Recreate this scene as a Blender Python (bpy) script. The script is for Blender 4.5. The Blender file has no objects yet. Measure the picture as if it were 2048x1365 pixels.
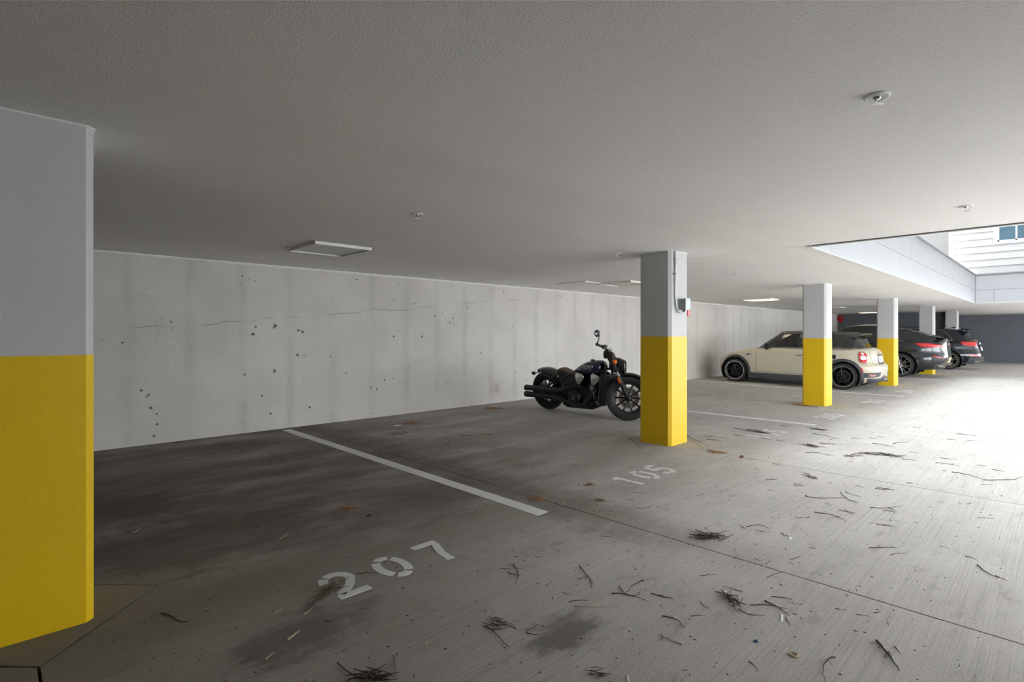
import bpy, bmesh, math, random
from mathutils import Vector, Matrix
from mathutils.bvhtree import BVHTree
PI = math.pi
SC = bpy.context.scene
COL = SC.collection
random.seed(7)

# ------------------------------------------------------------------ camera
CAM_H = 1.236
YAW = 0.8024                       # view direction measured from the X axis (X runs along the long wall)
cd = bpy.data.cameras.new('camera'); cam = bpy.data.objects.new('camera', cd); COL.objects.link(cam)
cam.location = (0, 0, CAM_H)
cam.rotation_euler = (PI/2, 0, YAW - PI/2)
cd.sensor_width = 36.0
cd.lens = 1070.15*36/2048
cd.shift_y = -13.3/2048
cd.clip_start = 0.02; cd.clip_end = 300
SC.camera = cam

# ------------------------------------------------------------------ sky (bright overcast)
SKY = 2.6
wd = bpy.data.worlds.new('overcast_sky'); SC.world = wd; wd.use_nodes = True
nt = wd.node_tree; nt.nodes.clear()
bgn = nt.nodes.new('ShaderNodeBackground'); wo = nt.nodes.new('ShaderNodeOutputWorld')
bgn.inputs[0].default_value = (0.93, 0.97, 1.0, 1); bgn.inputs[1].default_value = SKY
nt.links.new(bgn.outputs[0], wo.inputs[0])

# ------------------------------------------------------------------ exposure
vs = SC.view_settings
SC.display_settings.display_device = 'sRGB'
vs.view_transform = 'Standard'; vs.look = 'None'; vs.gamma = 1.0; vs.use_curve_mapping = False
vs.exposure = 2.03
SC.cycles.adaptive_threshold = 0.025
SC.cycles.max_bounces = 10; SC.cycles.diffuse_bounces = 7; SC.cycles.glossy_bounces = 4
SC.cycles.transmission_bounces = 6; SC.cycles.transparent_max_bounces = 12
SC.cycles.caustics_reflective = False; SC.cycles.caustics_refractive = False

# ------------------------------------------------------------------ main dimensions (metres)
HC = 2.132            # ceiling underside
TOP = 2.893           # top of the roof slab / light well fascia
WY = 7.14             # face of the long wall
WELL = (5.893, 20.08, -1.0, 1.815)   # light well x0,x1,y0,y1
XE, XF = 27.3, 32.6   # end wall of the stalls, far wall
XL, YB = -7.0, -2.8
PARA = 0.12           # parapet height of the side opening added for light
CW, CH = 0.386, 0.029 # column width, chamfer
COLY = 2.9165         # front face of the column row
COLX = [-0.0757, 5.1585, 10.4624, 15.926, 21.446, 26.9]
COLC = [x + CW/2 for x in COLX]; COLYC = COLY + CW/2

def sst(a, b, x):
    t = max(0.0, min(1.0, (x-a)/(b-a))); return t*t*(3-2*t)
def floorz(x, y):
    """gentle drainage falls of the slab"""
    z = -0.035*sst(8, 11.5, x)*sst(6.2, 3.6, y)
    d2 = (x-COLC[1])**2 + (y-COLYC)**2
    return z + 0.045*math.exp(-d2/(2*0.65**2))

# ------------------------------------------------------------------ materials
def newmat(name):
    m = bpy.data.materials.new(name); m.use_nodes = True
    t = m.node_tree; b = t.nodes['Principled BSDF']; return m, t, b
class NB:
    """small node-graph helper working on world position"""
    def __init__(s, t): s.t = t; s._pos = None
    def n(s, typ, **kw):
        x = s.t.nodes.new(typ)
        for k, v in kw.items(): setattr(x, k, v)
        return x
    def l(s, a, b): s.t.links.new(a, b)
    def setin(s, node, i, v):
        if hasattr(v, 'is_output') or isinstance(v, bpy.types.NodeSocket): s.l(v, node.inputs[i])
        else: node.inputs[i].default_value = v
    def pos(s):
        if s._pos is None: s._pos = s.n('ShaderNodeNewGeometry').outputs['Position']
        return s._pos
    def obj(s): return s.n('ShaderNodeTexCoord').outputs['Object']
    def xyz(s, v=None):
        q = s.n('ShaderNodeSeparateXYZ'); s.l(v or s.pos(), q.inputs[0]); return q.outputs
    def scale(s, v, sc, loc=(0, 0, 0)):
        q = s.n('ShaderNodeMapping'); s.l(v, q.inputs[0]); q.inputs['Scale'].default_value = sc; q.inputs['Location'].default_value = loc; return q.outputs[0]
    def noise(s, v, scale=5, detail=4, rough=.55, dist=0):
        q = s.n('ShaderNodeTexNoise'); s.l(v, q.inputs['Vector']); q.inputs['Scale'].default_value = scale
        q.inputs['Detail'].default_value = detail; q.inputs['Roughness'].default_value = rough; q.inputs['Distortion'].default_value = dist
        return q.outputs['Fac']
    def vor(s, v, scale=5, out='Distance', rand=1.0):
        q = s.n('ShaderNodeTexVoronoi'); s.l(v, q.inputs['Vector']); q.inputs['Scale'].default_value = scale; q.inputs['Randomness'].default_value = rand
        return q.outputs
    def math(s, op, a, b=0.0, c=None, clamp=False):
        q = s.n('ShaderNodeMath', operation=op); q.use_clamp = clamp
        s.setin(q, 0, a); s.setin(q, 1, b)
        if c is not None: s.setin(q, 2, c)
        return q.outputs[0]
    def ramp(s, v, a, b, lo=0.0, hi=1.0, smooth=True):
        q = s.n('ShaderNodeMapRange'); q.interpolation_type = 'SMOOTHSTEP' if smooth else 'LINEAR'
        s.setin(q, 0, v); q.inputs[1].default_value = a; q.inputs[2].default_value = b; q.inputs[3].default_value = lo; q.inputs[4].default_value = hi
        return q.outputs[0]
    def mix(s, f, a, b, mode='MIX'):
        q = s.n('ShaderNodeMix', data_type='RGBA', blend_type=mode)
        s.setin(q, 0, f)
        for i, v in ((6, a), (7, b)):
            if isinstance(v, bpy.types.NodeSocket): s.l(v, q.inputs[i])
            else: q.inputs[i].default_value = (*v, 1) if len(v) == 3 else v
        return q.outputs[2]
    def bump(s, h, strength=.3, dist=.01, normal=None):
        q = s.n('ShaderNodeBump'); s.l(h, q.inputs['Height']); q.inputs['Strength'].default_value = strength; q.inputs['Distance'].default_value = dist
        if normal is not None: s.l(normal, q.inputs['Normal'])
        return q.outputs[0]

MATS = {}
def mat(name, col, rough=.5, metal=0.0, var=.12, scale=14.0, bump=0.0, coat=0.0, emit=None, es=0.0):
    """plain procedural material: colour and gloss broken up by object-space noise"""
    if name in MATS: return MATS[name]
    m, t, b = newmat(name); g = NB(t)
    f = g.noise(g.obj(), scale, 4)
    dark = tuple(max(0, c*(1-var*1.6)) for c in col); lite = tuple(min(1, c*(1+var)) for c in col)
    g.l(g.mix(f, dark, lite), b.inputs['Base Color'])
    g.l(g.ramp(f, .2, .8, max(.02, rough*.85), min(1, rough*1.15), False), b.inputs['Roughness'])
    b.inputs['Metallic'].default_value = metal
    if coat: b.inputs['Coat Weight'].default_value = coat; b.inputs['Coat Roughness'].default_value = .06
    if bump: g.l(g.bump(g.noise(g.obj(), scale*6, 3), bump, .004), b.inputs['Normal'])
    if emit: b.inputs['Emission Color'].default_value = (*emit, 1); b.inputs['Emission Strength'].default_value = es
    MATS[name] = m; return m

def mat_floor():
    m, t, b = newmat('broomed_concrete'); g = NB(t); p = g.pos(); x, y, z = g.xyz()
    big = g.noise(g.scale(p, (.35, .5, 1)), 1.0, 3, .6)
    base = g.mix(g.ramp(big, .3, .7), (.50, .485, .46), (.61, .595, .57))
    med = g.noise(g.scale(p, (1.2, 1.6, 1)), 1.7, 4, .65)
    base = g.mix(g.ramp(med, .35, .7, 0, .35), base, (.33, .32, .295))
    # broom strokes run along X
    br = g.noise(g.scale(p, (2.0, 210, 1)), 1.0, 1, .5)
    brw = g.noise(g.scale(p, (.6, 34, 1)), 1.0, 1, .6)
    base = g.mix(g.ramp(br, .40, .68, 0, .38), base, (.66, .645, .62))
    base = g.mix(g.ramp(brw, .52, .72, 0, .26), base, (.68, .665, .64))
    brd = g.noise(g.scale(p, (1.1, 120, 1), (5, 0, 0)), 1.0, 1, .6)
    base = g.mix(g.ramp(brd, .50, .70, 0, .40), base, (.34, .325, .30))
    # stall grime streaked along X; its near-side deepening also paints in the dimmer light
    stall = g.ramp(y, 1.6, 3.6)
    near = g.math('MULTIPLY', g.ramp(x, 2.2, 5.0, 1.0, .48), g.ramp(x, 5.0, 8.0, 1.0, .45))
    st = g.noise(g.scale(p, (.55, 1.5, 1), (3.1, .4, 0)), 1.25, 4, .6)
    gr = g.math('MULTIPLY', g.math('MULTIPLY', stall, near), g.ramp(st, .28, .62, .30, 1.0), clamp=True)
    base = g.mix(g.math('MULTIPLY', gr, .93), base, (.095, .075, .055))
    lane = g.math('MULTIPLY', g.ramp(x, 0.6, 3.4, 1.0, 0.0), g.ramp(big, .33, .62, .15, .62))
    base = g.mix(lane, base, (.135, .12, .10))
    # wandering damp track beside the joint between stalls
    jd = g.math('ABSOLUTE', g.math('SUBTRACT', g.math('ADD', x, g.math('MULTIPLY', g.math('SUBTRACT', med, .5), .8)), 2.98))
    tr = g.math('MULTIPLY', g.ramp(jd, .02, .42, .62, 0), g.ramp(y, .6, 2.6))
    base = g.mix(tr, base, (.10, .085, .07))
    blot = g.noise(g.scale(p, (1, 2, 1), (2, 7, 0)), 4.5, 4, .65)
    for (cx, cy, r, s) in ((1.70, 1.43, .20, .7), (.9, 2.2, .30, .6), (1.0, 3.6, .7, .55), (.5, 4.6, .8, .6), (2.1, 3.2, .5, .35), (1.15, 1.0, .3, .45)):
        dx = g.math('SUBTRACT', x, cx); dy = g.math('SUBTRACT', y, cy)
        d = g.math('SQRT', g.math('ADD', g.math('MULTIPLY', dx, dx), g.math('MULTIPLY', g.math('MULTIPLY', dy, dy), 2.2)))
        d = g.math('ADD', d, g.math('MULTIPLY', g.math('SUBTRACT', blot, .5), 2.6*r))
        base = g.mix(g.ramp(d, r*.35, r*1.25, s, 0), base, (.05, .045, .04))
    base = g.mix(g.ramp(blot, .54, .74, 0, .34), base, (.17, .145, .12))
    spk = g.noise(p, 95, 2, .7)
    base = g.mix(g.ramp(spk, .56, .70, 0, .55), base, (.15, .12, .09))
    grain = g.noise(p, 240, 0, .6)
    base = g.mix(g.ramp(grain, .42, .62, .30, 0), base, (.22, .20, .175))
    g.l(base, b.inputs['Base Color'])
    b.inputs['Roughness'].default_value = .82; b.inputs['Specular IOR Level'].default_value = .3
    g.l(g.bump(br, .3, .003), b.inputs['Normal'])
    return m

def mat_wall():
    m, t, b = newmat('cast_concrete_wall'); g = NB(t); p = g.pos(); x, y, z = g.xyz()
    big = g.noise(p, .9, 3, .6)
    base = g.mix(g.ramp(big, .3, .7), (.61, .585, .562), (.70, .675, .65))
    wig = big
    clu0 = g.noise(p, 1.1, 2, .6); n26 = g.noise(p, 2.6, 2)
    # form panel seams every 0.59 m
    fx = g.math('FRACT', g.math('MULTIPLY', g.math('SUBTRACT', g.math('ADD', x, g.math('MULTIPLY', wig, .10)), .80), 1/.592))
    fd = g.math('ABSOLUTE', g.math('SUBTRACT', fx, .5))
    seam = g.math('MULTIPLY', g.ramp(fd, .0, .17, 1, 0), g.ramp(clu0, .35, .7, .1, .75))
    base = g.mix(g.math('MULTIPLY', seam, .36), base, (.33, .32, .30))
    crisp = g.math('MULTIPLY', g.ramp(fd, .004, .012, 1, 0, False), g.ramp(n26, .5, .65))
    base = g.mix(g.math('MULTIPLY', crisp, .22), base, (.26, .25, .235))
    # wandering lift line (cold joint)
    lz = g.math('ADD', g.math('ADD', g.math('MULTIPLY', x, .10), 1.18), g.math('MULTIPLY', g.math('SUBTRACT', g.noise(g.scale(p, (1, 0, 0)), 1.4, 3, .6), .5), .22))
    ld = g.math('ABSOLUTE', g.math('SUBTRACT', z, lz))
    crack = g.math('MULTIPLY', g.ramp(ld, .002, .010, 1, 0, False), g.ramp(n26, .47, .58))
    base = g.mix(g.math('MULTIPLY', crack, .6), base, (.2, .19, .18))
    # bug holes, clustered
    clu = g.ramp(clu0, .40, .68)
    v = g.vor(p, 13.0); sc = g.n('ShaderNodeSeparateColor'); g.l(v['Color'], sc.inputs[0])
    rad = g.math('MULTIPLY', g.math('POWER', sc.outputs[0], 3.0), .20)
    hole = g.math('MULTIPLY', g.math('LESS_THAN', v['Distance'], rad), g.ramp(sc.outputs[1], .45, .5, 0, 1, False))
    hole = g.math('MULTIPLY', hole, g.math('GREATER_THAN', g.math('ADD', clu, sc.outputs[2]), .98))
    v2 = g.vor(p, 48.0); sc2 = g.n('ShaderNodeSeparateColor'); g.l(v2['Color'], sc2.inputs[0])
    h2 = g.math('MULTIPLY', g.math('LESS_THAN', v2['Distance'], g.math('MULTIPLY', g.math('POWER', sc2.outputs[0], 3.0), .26)), g.math('GREATER_THAN', sc2.outputs[1], g.ramp(clu, 0, 1, .93, .60)))
    holes = g.math('MULTIPLY', g.math('MAXIMUM', hole, h2), g.ramp(x, 6.3, 8.0, 1.0, .12))
    base = g.mix(g.math('MULTIPLY', holes, .9), base, (.06, .057, .053))
    wob = g.math('MULTIPLY', g.math('SUBTRACT', g.noise(p, 40, 1), .5), .022)
    for (hx_, hz_, hr_) in ((2.35, 1.24, .022), (2.38, 1.33, .012), (2.62, 1.35, .026), (2.60, 1.32, .014), (2.92, 1.29, .018), (2.98, 1.27, .02), (2.91, .96, .022), (3.0, .95, .014), (2.61, .76, .022), (2.25, .73, .015), (1.17, .61, .016), (1.24, .56, .015), (1.26, .41, .017), (1.32, .34, .013), (1.32, .22, .015), (1.29, .09, .015), (2.56, .21, .016), (4.9, 1.20, .02), (4.1, .42, .016)):
        dx = g.math('SUBTRACT', x, hx_); dz = g.math('SUBTRACT', z, hz_)
        d = g.math('ADD', g.math('SQRT', g.math('ADD', g.math('MULTIPLY', dx, dx), g.math('MULTIPLY', dz, dz))), wob)
        holes = g.math('MAXIMUM', holes, g.ramp(d, hr_*.8, hr_, .95, 0, False))
    base = g.mix(g.math('MULTIPLY', holes, .9), base, (.06, .057, .053))
    # rust bloom low on the wall, darker foot
    dx = g.math('SUBTRACT', x, 6.47); dz = g.math('SUBTRACT', z, .25)
    d = g.math('SQRT', g.math('ADD', g.math('MULTIPLY', dx, dx), g.math('MULTIPLY', dz, dz)))
    base = g.mix(g.math('MULTIPLY', g.ramp(d, .02, .20, .55, 0), g.ramp(n26, .3, .7)), base, (.33, .2, .12))
    fine = g.noise(p, 120, 1, .6)
    base = g.mix(g.ramp(fine, .35, .8, 0, .25), base, (.42, .41, .39))
    g.l(base, b.inputs['Base Color']); b.inputs['Roughness'].default_value = .85; b.inputs['Specular IOR Level'].default_value = .25
    return m

def mat_ceiling():
    m, t, b = newmat('sprayed_ceiling'); g = NB(t); p = g.pos()
    big = g.noise(g.scale(p, (.5, .9, 1)), .8, 2, .55)
    base = g.mix(g.ramp(big, .3, .7), (.89, .87, .86), (.93, .91, .90))
    band = g.noise(g.scale(p, (.15, 1.6, 1)), 1.2, 1, .5)
    base = g.mix(g.ramp(band, .5, .75, 0, .18), base, (.77, .752, .74))
    fine = g.noise(p, 120, 1, .75)
    base = g.mix(g.ramp(fine, .38, .68, 0, .24), base, (.62, .605, .592))
    g.l(base, b.inputs['Base Color']); b.inputs['Roughness'].default_value = .9; b.inputs['Specular IOR Level'].default_value = .2
    g.l(g.bump(fine, .35, .003), b.inputs['Normal']); return m

def mat_paint(name, col, rough=.55, dirt=.25, pits=True):
    m, t, b = newmat(name); g = NB(t); p = g.pos()
    n1 = g.noise(p, 3.0, 3, .6); fine = g.noise(p, 110, 1, .6)
    base = g.mix(g.ramp(n1, .3, .75, 0, dirt), col, tuple(c*.72 for c in col))
    base = g.mix(g.ramp(fine, .35, .8, 0, .22), base, tuple(c*.7 for c in col))
    hh = fine
    if pits:
        v = g.vor(p, 9.0); sc = g.n('ShaderNodeSeparateColor'); g.l(v['Color'], sc.inputs[0])
        pit = g.math('MULTIPLY', g.math('LESS_THAN', v['Distance'], g.math('MULTIPLY', g.math('POWER', sc.outputs[0], 3.0), .07)), g.math('GREATER_THAN', sc.outputs[1], .6))
        base = g.mix(g.math('MULTIPLY', pit, .5), base, tuple(c*.3 for c in col))
    g.l(base, b.inputs['Base Color']); b.inputs['Roughness'].default_value = rough
    g.l(g.bump(hh, .2, .004), b.inputs['Normal'])
    MATS[name] = m; return m

def mat_glass(name, tint, refl=.08, opaque=0.0):
    """thin tinted pane: transparent + mirror by Fresnel"""
    m = bpy.data.materials.new(name); m.use_nodes = True; t = m.node_tree; t.nodes.clear(); g = NB(t)
    tr = g.n('ShaderNodeBsdfTransparent'); tr.inputs[0].default_value = (*tint, 1)
    gl = g.n('ShaderNodeBsdfGlossy'); gl.inputs['Roughness'].default_value = .03
    df = g.n('ShaderNodeBsdfDiffuse'); nz = g.noise(g.obj(), 6, 4)
    g.l(g.mix(nz, (.012, .014, .015), (.03, .034, .036)), df.inputs[0])
    m1 = g.n('ShaderNodeMixShader'); m1.inputs[0].default_value = opaque; g.l(tr.outputs[0], m1.inputs[1]); g.l(df.outputs[0], m1.inputs[2])
    fr = g.n('ShaderNodeFresnel'); fr.inputs[0].default_value = 1.5
    m2 = g.n('ShaderNodeMixShader'); g.l(g.math('ADD', fr.outputs[0], refl-.04, clamp=True), m2.inputs[0]); g.l(m1.outputs[0], m2.inputs[1]); g.l(gl.outputs[0], m2.inputs[2])
    o = g.n('ShaderNodeOutputMaterial'); g.l(m2.outputs[0], o.inputs[0])
    MATS[name] = m; return m

FLOOR = mat_floor(); WALL = mat_wall(); CEIL = mat_ceiling()
WHITE = mat_paint('white_road_paint', (.74, .75, .76), .7, .45, False)
YEL = mat_paint('yellow_paint', (.77, .505, .004), .45, .12)
GREY = mat_paint('grey_column_paint', (.53, .532, .542), .6, .15)
DARKJ = mat('joint_filler', (.035, .03, .027), .95)
CAULK = mat('caulk', (.9, .9, .88), .6)
FASC = mat_paint('fascia_panel', (.46, .475, .505), .5, .06, False)
SIDE = mat_paint('white_siding', (.66, .66, .655), .6, .05, False)
UPPER = mat_paint('sky_blocker_render', (.52, .52, .515), .8, .05, False)  # toned down so the added masses throw less light into the well
BLUEW = mat_paint('shade_toned_wall', (.135, .148, .172), .8, .25, False)  # shade and bluish sky light of the far end put into the colour

# ------------------------------------------------------------------ mesh helpers
def tag(o, label=None, cat=None, group=None, kind=None):
    if label: o['label'] = label
    if cat: o['category'] = cat
    if group: o['group'] = group
    if kind: o['kind'] = kind
    return o
def empty(name, loc=(0, 0, 0), rot=(0, 0, 0), parent=None):
    o = bpy.data.objects.new(name, None); COL.objects.link(o); o.location = loc; o.rotation_euler = rot; o.parent = parent
    o.empty_display_size = .1; return o
def link(name, me, m=None, parent=None):
    o = bpy.data.objects.new(name, me); COL.objects.link(o)
    if m: 
        me.materials.clear(); me.materials.append(m)
    o.parent = parent; return o
class MB:
    def __init__(s): s.v = []; s.f = []
    def add(s, vs, fs):
        k = len(s.v); s.v += [tuple(p) for p in vs]; s.f += [tuple(i+k for i in f) for f in fs]; return s
    def box(s, a, b):
        (x0, y0, z0), (x1, y1, z1) = a, b
        return s.add([(x0,y0,z0),(x1,y0,z0),(x1,y1,z0),(x0,y1,z0),(x0,y0,z1),(x1,y0,z1),(x1,y1,z1),(x0,y1,z1)],
                     [(0,3,2,1),(4,5,6,7),(0,1,5,4),(1,2,6,5),(2,3,7,6),(3,0,4,7)])
    def cbox(s, c, d): return s.box([c[i]-d[i]/2 for i in range(3)], [c[i]+d[i]/2 for i in range(3)])
    def rings(s, rings, cap=True, closed=False):
        n = len(rings[0]); k = len(s.v)
        for r in rings: s.v += [tuple(p) for p in r]
        R = len(rings)
        for i in range(R if closed else R-1):
            j = (i+1) % R
            for a in range(n):
                b = (a+1) % n
                s.f.append((k+i*n+a, k+i*n+b, k+j*n+b, k+j*n+a))
        if cap and not closed:
            s.f.append(tuple(k+a for a in reversed(range(n)))); s.f.append(tuple(k+(R-1)*n+a for a in range(n)))
        return s
    def tube(s, path, r, seg=8, cap=True, flat=1.0):
        P = [Vector(p) for p in path]; n = len(P)
        rr = r if isinstance(r, (list, tuple)) else [r]*n
        up = Vector((0, 0, 1)); rings = []; prev = None
        for i, p in enumerate(P):
            d = (P[min(i+1, n-1)]-P[max(i-1, 0)]).normalized()
            if prev is None:
                a = d.cross(up)
                if a.length < 1e-3: a = d.cross(Vector((1, 0, 0)))
            else:
                a = prev - d*prev.dot(d)
            a.normalize(); prev = a; b = d.cross(a)
            rings.append([p + (a*math.cos(2*PI*k/seg) + b*math.sin(2*PI*k/seg)*flat)*rr[i] for k in range(seg)])
        return s.rings(rings, cap)
    def cyl(s, p0, p1, r, seg=20, r1=None): return s.tube([p0, p1], [r, r if r1 is None else r1], seg)
    def lathe(s, prof, c, axis='x', seg=32, closed=False):
        """prof: list of (radius, along); axis through c"""
        rings = []
        for (r, a) in prof:
            ring = []
            for k in range(seg):
                u, w = r*math.cos(2*PI*k/seg), r*math.sin(2*PI*k/seg)
                ring.append((c[0]+a, c[1]+u, c[2]+w) if axis == 'x' else (c[0]+u, c[1]+a, c[2]+w) if axis == 'y' else (c[0]+u, c[1]+w, c[2]+a))
            rings.append(ring)
        return s.rings(rings, cap=not closed, closed=closed)
    def prism(s, poly, lo, hi, axis='x'):
        """2D polygon extruded along axis; poly coordinates are the two other axes in order"""
        def P(q, t): return (t, q[0], q[1]) if axis == 'x' else (q[0], t, q[1]) if axis == 'y' else (q[0], q[1], t)
        return s.rings([[P(q, lo) for q in poly], [P(q, hi) for q in poly]])
    def xform(s, M, start=0):
        for i in range(start, len(s.v)): s.v[i] = tuple(M @ Vector(s.v[i]))
        return s
    def mesh(s, name, smooth=False, bevel=0.0, angle=40):
        me = bpy.data.meshes.new(name); me.from_pydata(s.v, [], s.f); me.update()
        bm = bmesh.new(); bm.from_mesh(me); bmesh.ops.recalc_face_normals(bm, faces=bm.faces)
        if bevel: bmesh.ops.bevel(bm, geom=list(bm.edges), offset=bevel, segments=2, affect='EDGES', profile=.6, clamp_overlap=True)
        if smooth:
            lim = math.radians(angle)
            for f in bm.faces: f.smooth = True
            for e in bm.edges:
                if len(e.link_faces) == 2 and e.calc_face_angle(0) > lim: e.smooth = False
        bm.to_mesh(me); bm.free(); return me
    def build(s, name, m, parent=None, smooth=False, bevel=0.0, angle=40):
        return link(name, s.mesh(name, smooth, bevel, angle), m, parent)
def struct(name, mb, m, parent=None, **kw):
    o = mb.build(name, m, parent, **kw)
    if parent is None: o['kind'] = 'structure'
    return o
def catmull(pts, n=6):
    P = [Vector(p) for p in pts]; out = []
    for i in range(len(P)-1):
        p0, p1, p2, p3 = P[max(i-1, 0)], P[i], P[i+1], P[min(i+2, len(P)-1)]
        for k in range(n):
            t = k/n
            out.append(.5*((2*p1)+(p2-p0)*t+(2*p0-5*p1+4*p2-p3)*t*t+(3*p1-p0-3*p2+p3)*t**3))
    out.append(P[-1]); return out

# ------------------------------------------------------------------ floor: slabs cut by joints, diamonds round the columns
fb = MB(); fb.box((XL, YB, -.30), (XF, WY, -.075)); floor = struct('floor', fb, DARKJ)
DR = .46     # half diagonal of the isolation diamonds
xs = [XL]
for i, c in enumerate(COLC):
    xs.append(c)
    if i < len(COLC)-1: xs.append((c + COLC[i+1])/2 + (.21 if i == 0 else 0))
xs.append(XF)
ysj = [YB, -1.6, COLYC, WY]
GAP = .005
def slab_mesh(x0, x1, y0, y1, cuts, diamond=None):
    bm = bmesh.new()
    if diamond:
        cx, cy, r = diamond; r -= GAP*1.4
        vs_ = [bm.verts.new((cx+r*a, cy+r*b, 0)) for a, b in ((1, 0), (0, 1), (-1, 0), (0, -1))]
        bm.faces.new(vs_); bmesh.ops.subdivide_edges(bm, edges=list(bm.edges), cuts=3, use_grid_fill=True)
    else:
        x0 += GAP; x1 -= GAP; y0 += GAP; y1 -= GAP
        nx = max(1, round((x1-x0)/.3)); ny = max(1, round((y1-y0)/.3))
        g = [[bm.verts.new((x0+(x1-x0)*i/nx, y0+(y1-y0)*j/ny, 0)) for j in range(ny+1)] for i in range(nx+1)]
        for i in range(nx):
            for j in range(ny): bm.faces.new((g[i][j], g[i+1][j], g[i+1][j+1], g[i][j+1]))
        for (cx, cy) in cuts:
            no = Vector((cx-(x0+x1)/2, cy-(y0+y1)/2, 0)); no = Vector((math.copysign(1, no.x), math.copysign(1, no.y), 0)).normalized()
            pt = Vector((cx, cy, 0)) - no*((DR+GAP*1.4)/math.sqrt(2))
            bmesh.ops.bisect_plane(bm, geom=list(bm.verts)+list(bm.edges)+list(bm.faces), plane_co=pt, plane_no=no, clear_outer=True)
    for v in bm.verts: v.co.z = floorz(v.co.x, v.co.y)
    r = bmesh.ops.extrude_face_region(bm, geom=list(bm.faces))
    for v in [q for q in r['geom'] if isinstance(q, bmesh.types.BMVert)]: v.co.z -= .05
    bmesh.ops.recalc_face_normals(bm, faces=bm.faces)
    me = bpy.data.meshes.new('slab'); bm.to_mesh(me); bm.free(); return me
for i in range(len(xs)-1):
    for j in range(len(ysj)-1):
        x0, x1, y0, y1 = xs[i], xs[i+1], ysj[j], ysj[j+1]
        cuts = [(x, y) for x in (x0, x1) for y in (y0, y1) if y == COLYC and any(abs(x-c) < .01 for c in COLC)]
        link('slab', slab_mesh(x0, x1, y0, y1, cuts), FLOOR, floor)
for c in COLC: link('column_pad', slab_mesh(0, 0, 0, 0, [], (c, COLYC, DR)), FLOOR, floor)

# ------------------------------------------------------------------ walls
struct('wall_back', MB().box((XL-.25, WY, -.3), (XE, WY+.3, TOP)), WALL)
struct('wall_end', MB().box((XE, COLY+.10, -.3), (XE+.25, WY+.3, TOP)), BLUEW)
struct('wall_far', MB().box((XF, YB, -.3), (XF+.25, WY+.3, TOP)), BLUEW)
struct('wall_left', MB().box((XL-.25, YB-.25, -.3), (XL, WY, TOP)), WALL)
# unseen aisle side: opening over parapet, between piers, added to brighten the interior
LIGHT_OPX = (3.6, 31.0)
wf = MB().box((XL-.25, YB-.25, -.3), (LIGHT_OPX[0], YB, TOP)).box((LIGHT_OPX[1], YB-.25, -.3), (XF+.25, YB, TOP))
wf.box((LIGHT_OPX[0], YB-.25, -.3), (LIGHT_OPX[1], YB, PARA))
for k in range(1, 5):
    xq = LIGHT_OPX[0]+(LIGHT_OPX[1]-LIGHT_OPX[0])*k/5; wf.box((xq-.2, YB-.25, PARA), (xq+.2, YB, HC))
struct('wall_front', wf, WALL)
struct('bounce_ground', MB().box((-60, -90, -.5), (90, YB-.25, -.32)), mat('bounce_paving', (.78, .77, .75), .9))  # unseen pale ground added to bounce daylight up to the ceiling
struct('wall_side', MB().box((XE+.25, WY, -.3), (XF+.25, WY+.3, TOP)), BLUEW)

# ------------------------------------------------------------------ ceiling / roof slab around the light well, joint at the near edge of the well
x0, x1, y0, y1 = WELL
cg = .005
ce = MB().box((XL-.25, YB-.25, HC), (x0-cg, WY+.3, TOP))
ceil1 = struct('ceiling', ce, CEIL)
struct('ceiling', MB().box((x0+cg, y1, HC), (XF+.25, WY+.3, TOP)), CEIL)
struct('ceiling', MB().box((x1, YB-.25, HC), (XF+.25, y1, TOP)), CEIL)
struct('ceiling', MB().box((x0+cg, YB-.25, HC), (x1, y0, TOP)), CEIL)
struct('ceiling', MB().box((x0-cg, y1, HC+.02), (x0+cg, WY, TOP)), DARKJ)
struct('ceiling', MB().box((x0-cg, YB, HC+.02), (x0+cg, y0, TOP)), DARKJ)
# sealant bead along wall head
bp = [(x, WY-.004, HC-.008+random.uniform(-.003, .003)) for x in [XL+.0+k*.4 for k in range(int((XE-XL)/.4))]]
struct('trim_1', MB().tube(bp, .017, 6), CAULK)

# ------------------------------------------------------------------ light well fascia: two courses of panels
def fascia(name, axis, pos, lo, hi, seams_low, seams_up, sgn):
    base = struct(name, MB().box(*(((lo, pos, HC+.01), (hi, pos+sgn*.012, TOP-.01)) if axis == 'x' else ((pos, lo, HC+.01), (pos+sgn*.012, hi, TOP-.01)))), mat('fascia_backing', (.25, .26, .28), .8))
    for (za, zb, seams) in ((HC-.012, 2.487, seams_low), (2.492, TOP+.02, seams_up)):
        s = [lo] + seams + [hi]
        for a, b in zip(s[:-1], s[1:]):
            q = MB()
            if axis == 'x': q.box((a+.003, pos+sgn*.012, za), (b-.003, pos+sgn*.026, zb))
            else: q.box((pos+sgn*.012, a+.003, za), (pos+sgn*.026, b-.003, zb))
            q.build('panel', FASC, base, bevel=.002)
    # drip edge below, dark coping above
    q = MB(); c = MB()
    if axis == 'x': q.box((lo, pos-.004*sgn, HC-.016), (hi, pos+sgn*.034, HC-.010)); c.box((lo, pos-sgn*.25, TOP+.02), (hi, pos+sgn*.05, TOP+.045))
    else: q.box((pos-.004*sgn, lo, HC-.016), (pos+sgn*.034, hi, HC-.010)); c.box((pos-sgn*.25, lo, TOP+.02), (pos+sgn*.05, hi, TOP+.045))
    q.build('drip_edge', CAULK, base); c.build('coping', mat('coping_metal', (.30, .31, .33), .45, .6), base)
fascia('trim_2', 'x', y1, x0+.01, x1-.03, [6.6, 10.12, 13.65, 17.2], [9.2, 11.0, 14.35, 17.9], -1)
fascia('trim_3', 'y', x1, y0, y1-.03, [.40, 1.39], [-.4], -1)
fascia('trim_4', 'y', x0+.012, y0, y1-.03, [0.1], [-.8], 1)
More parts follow.
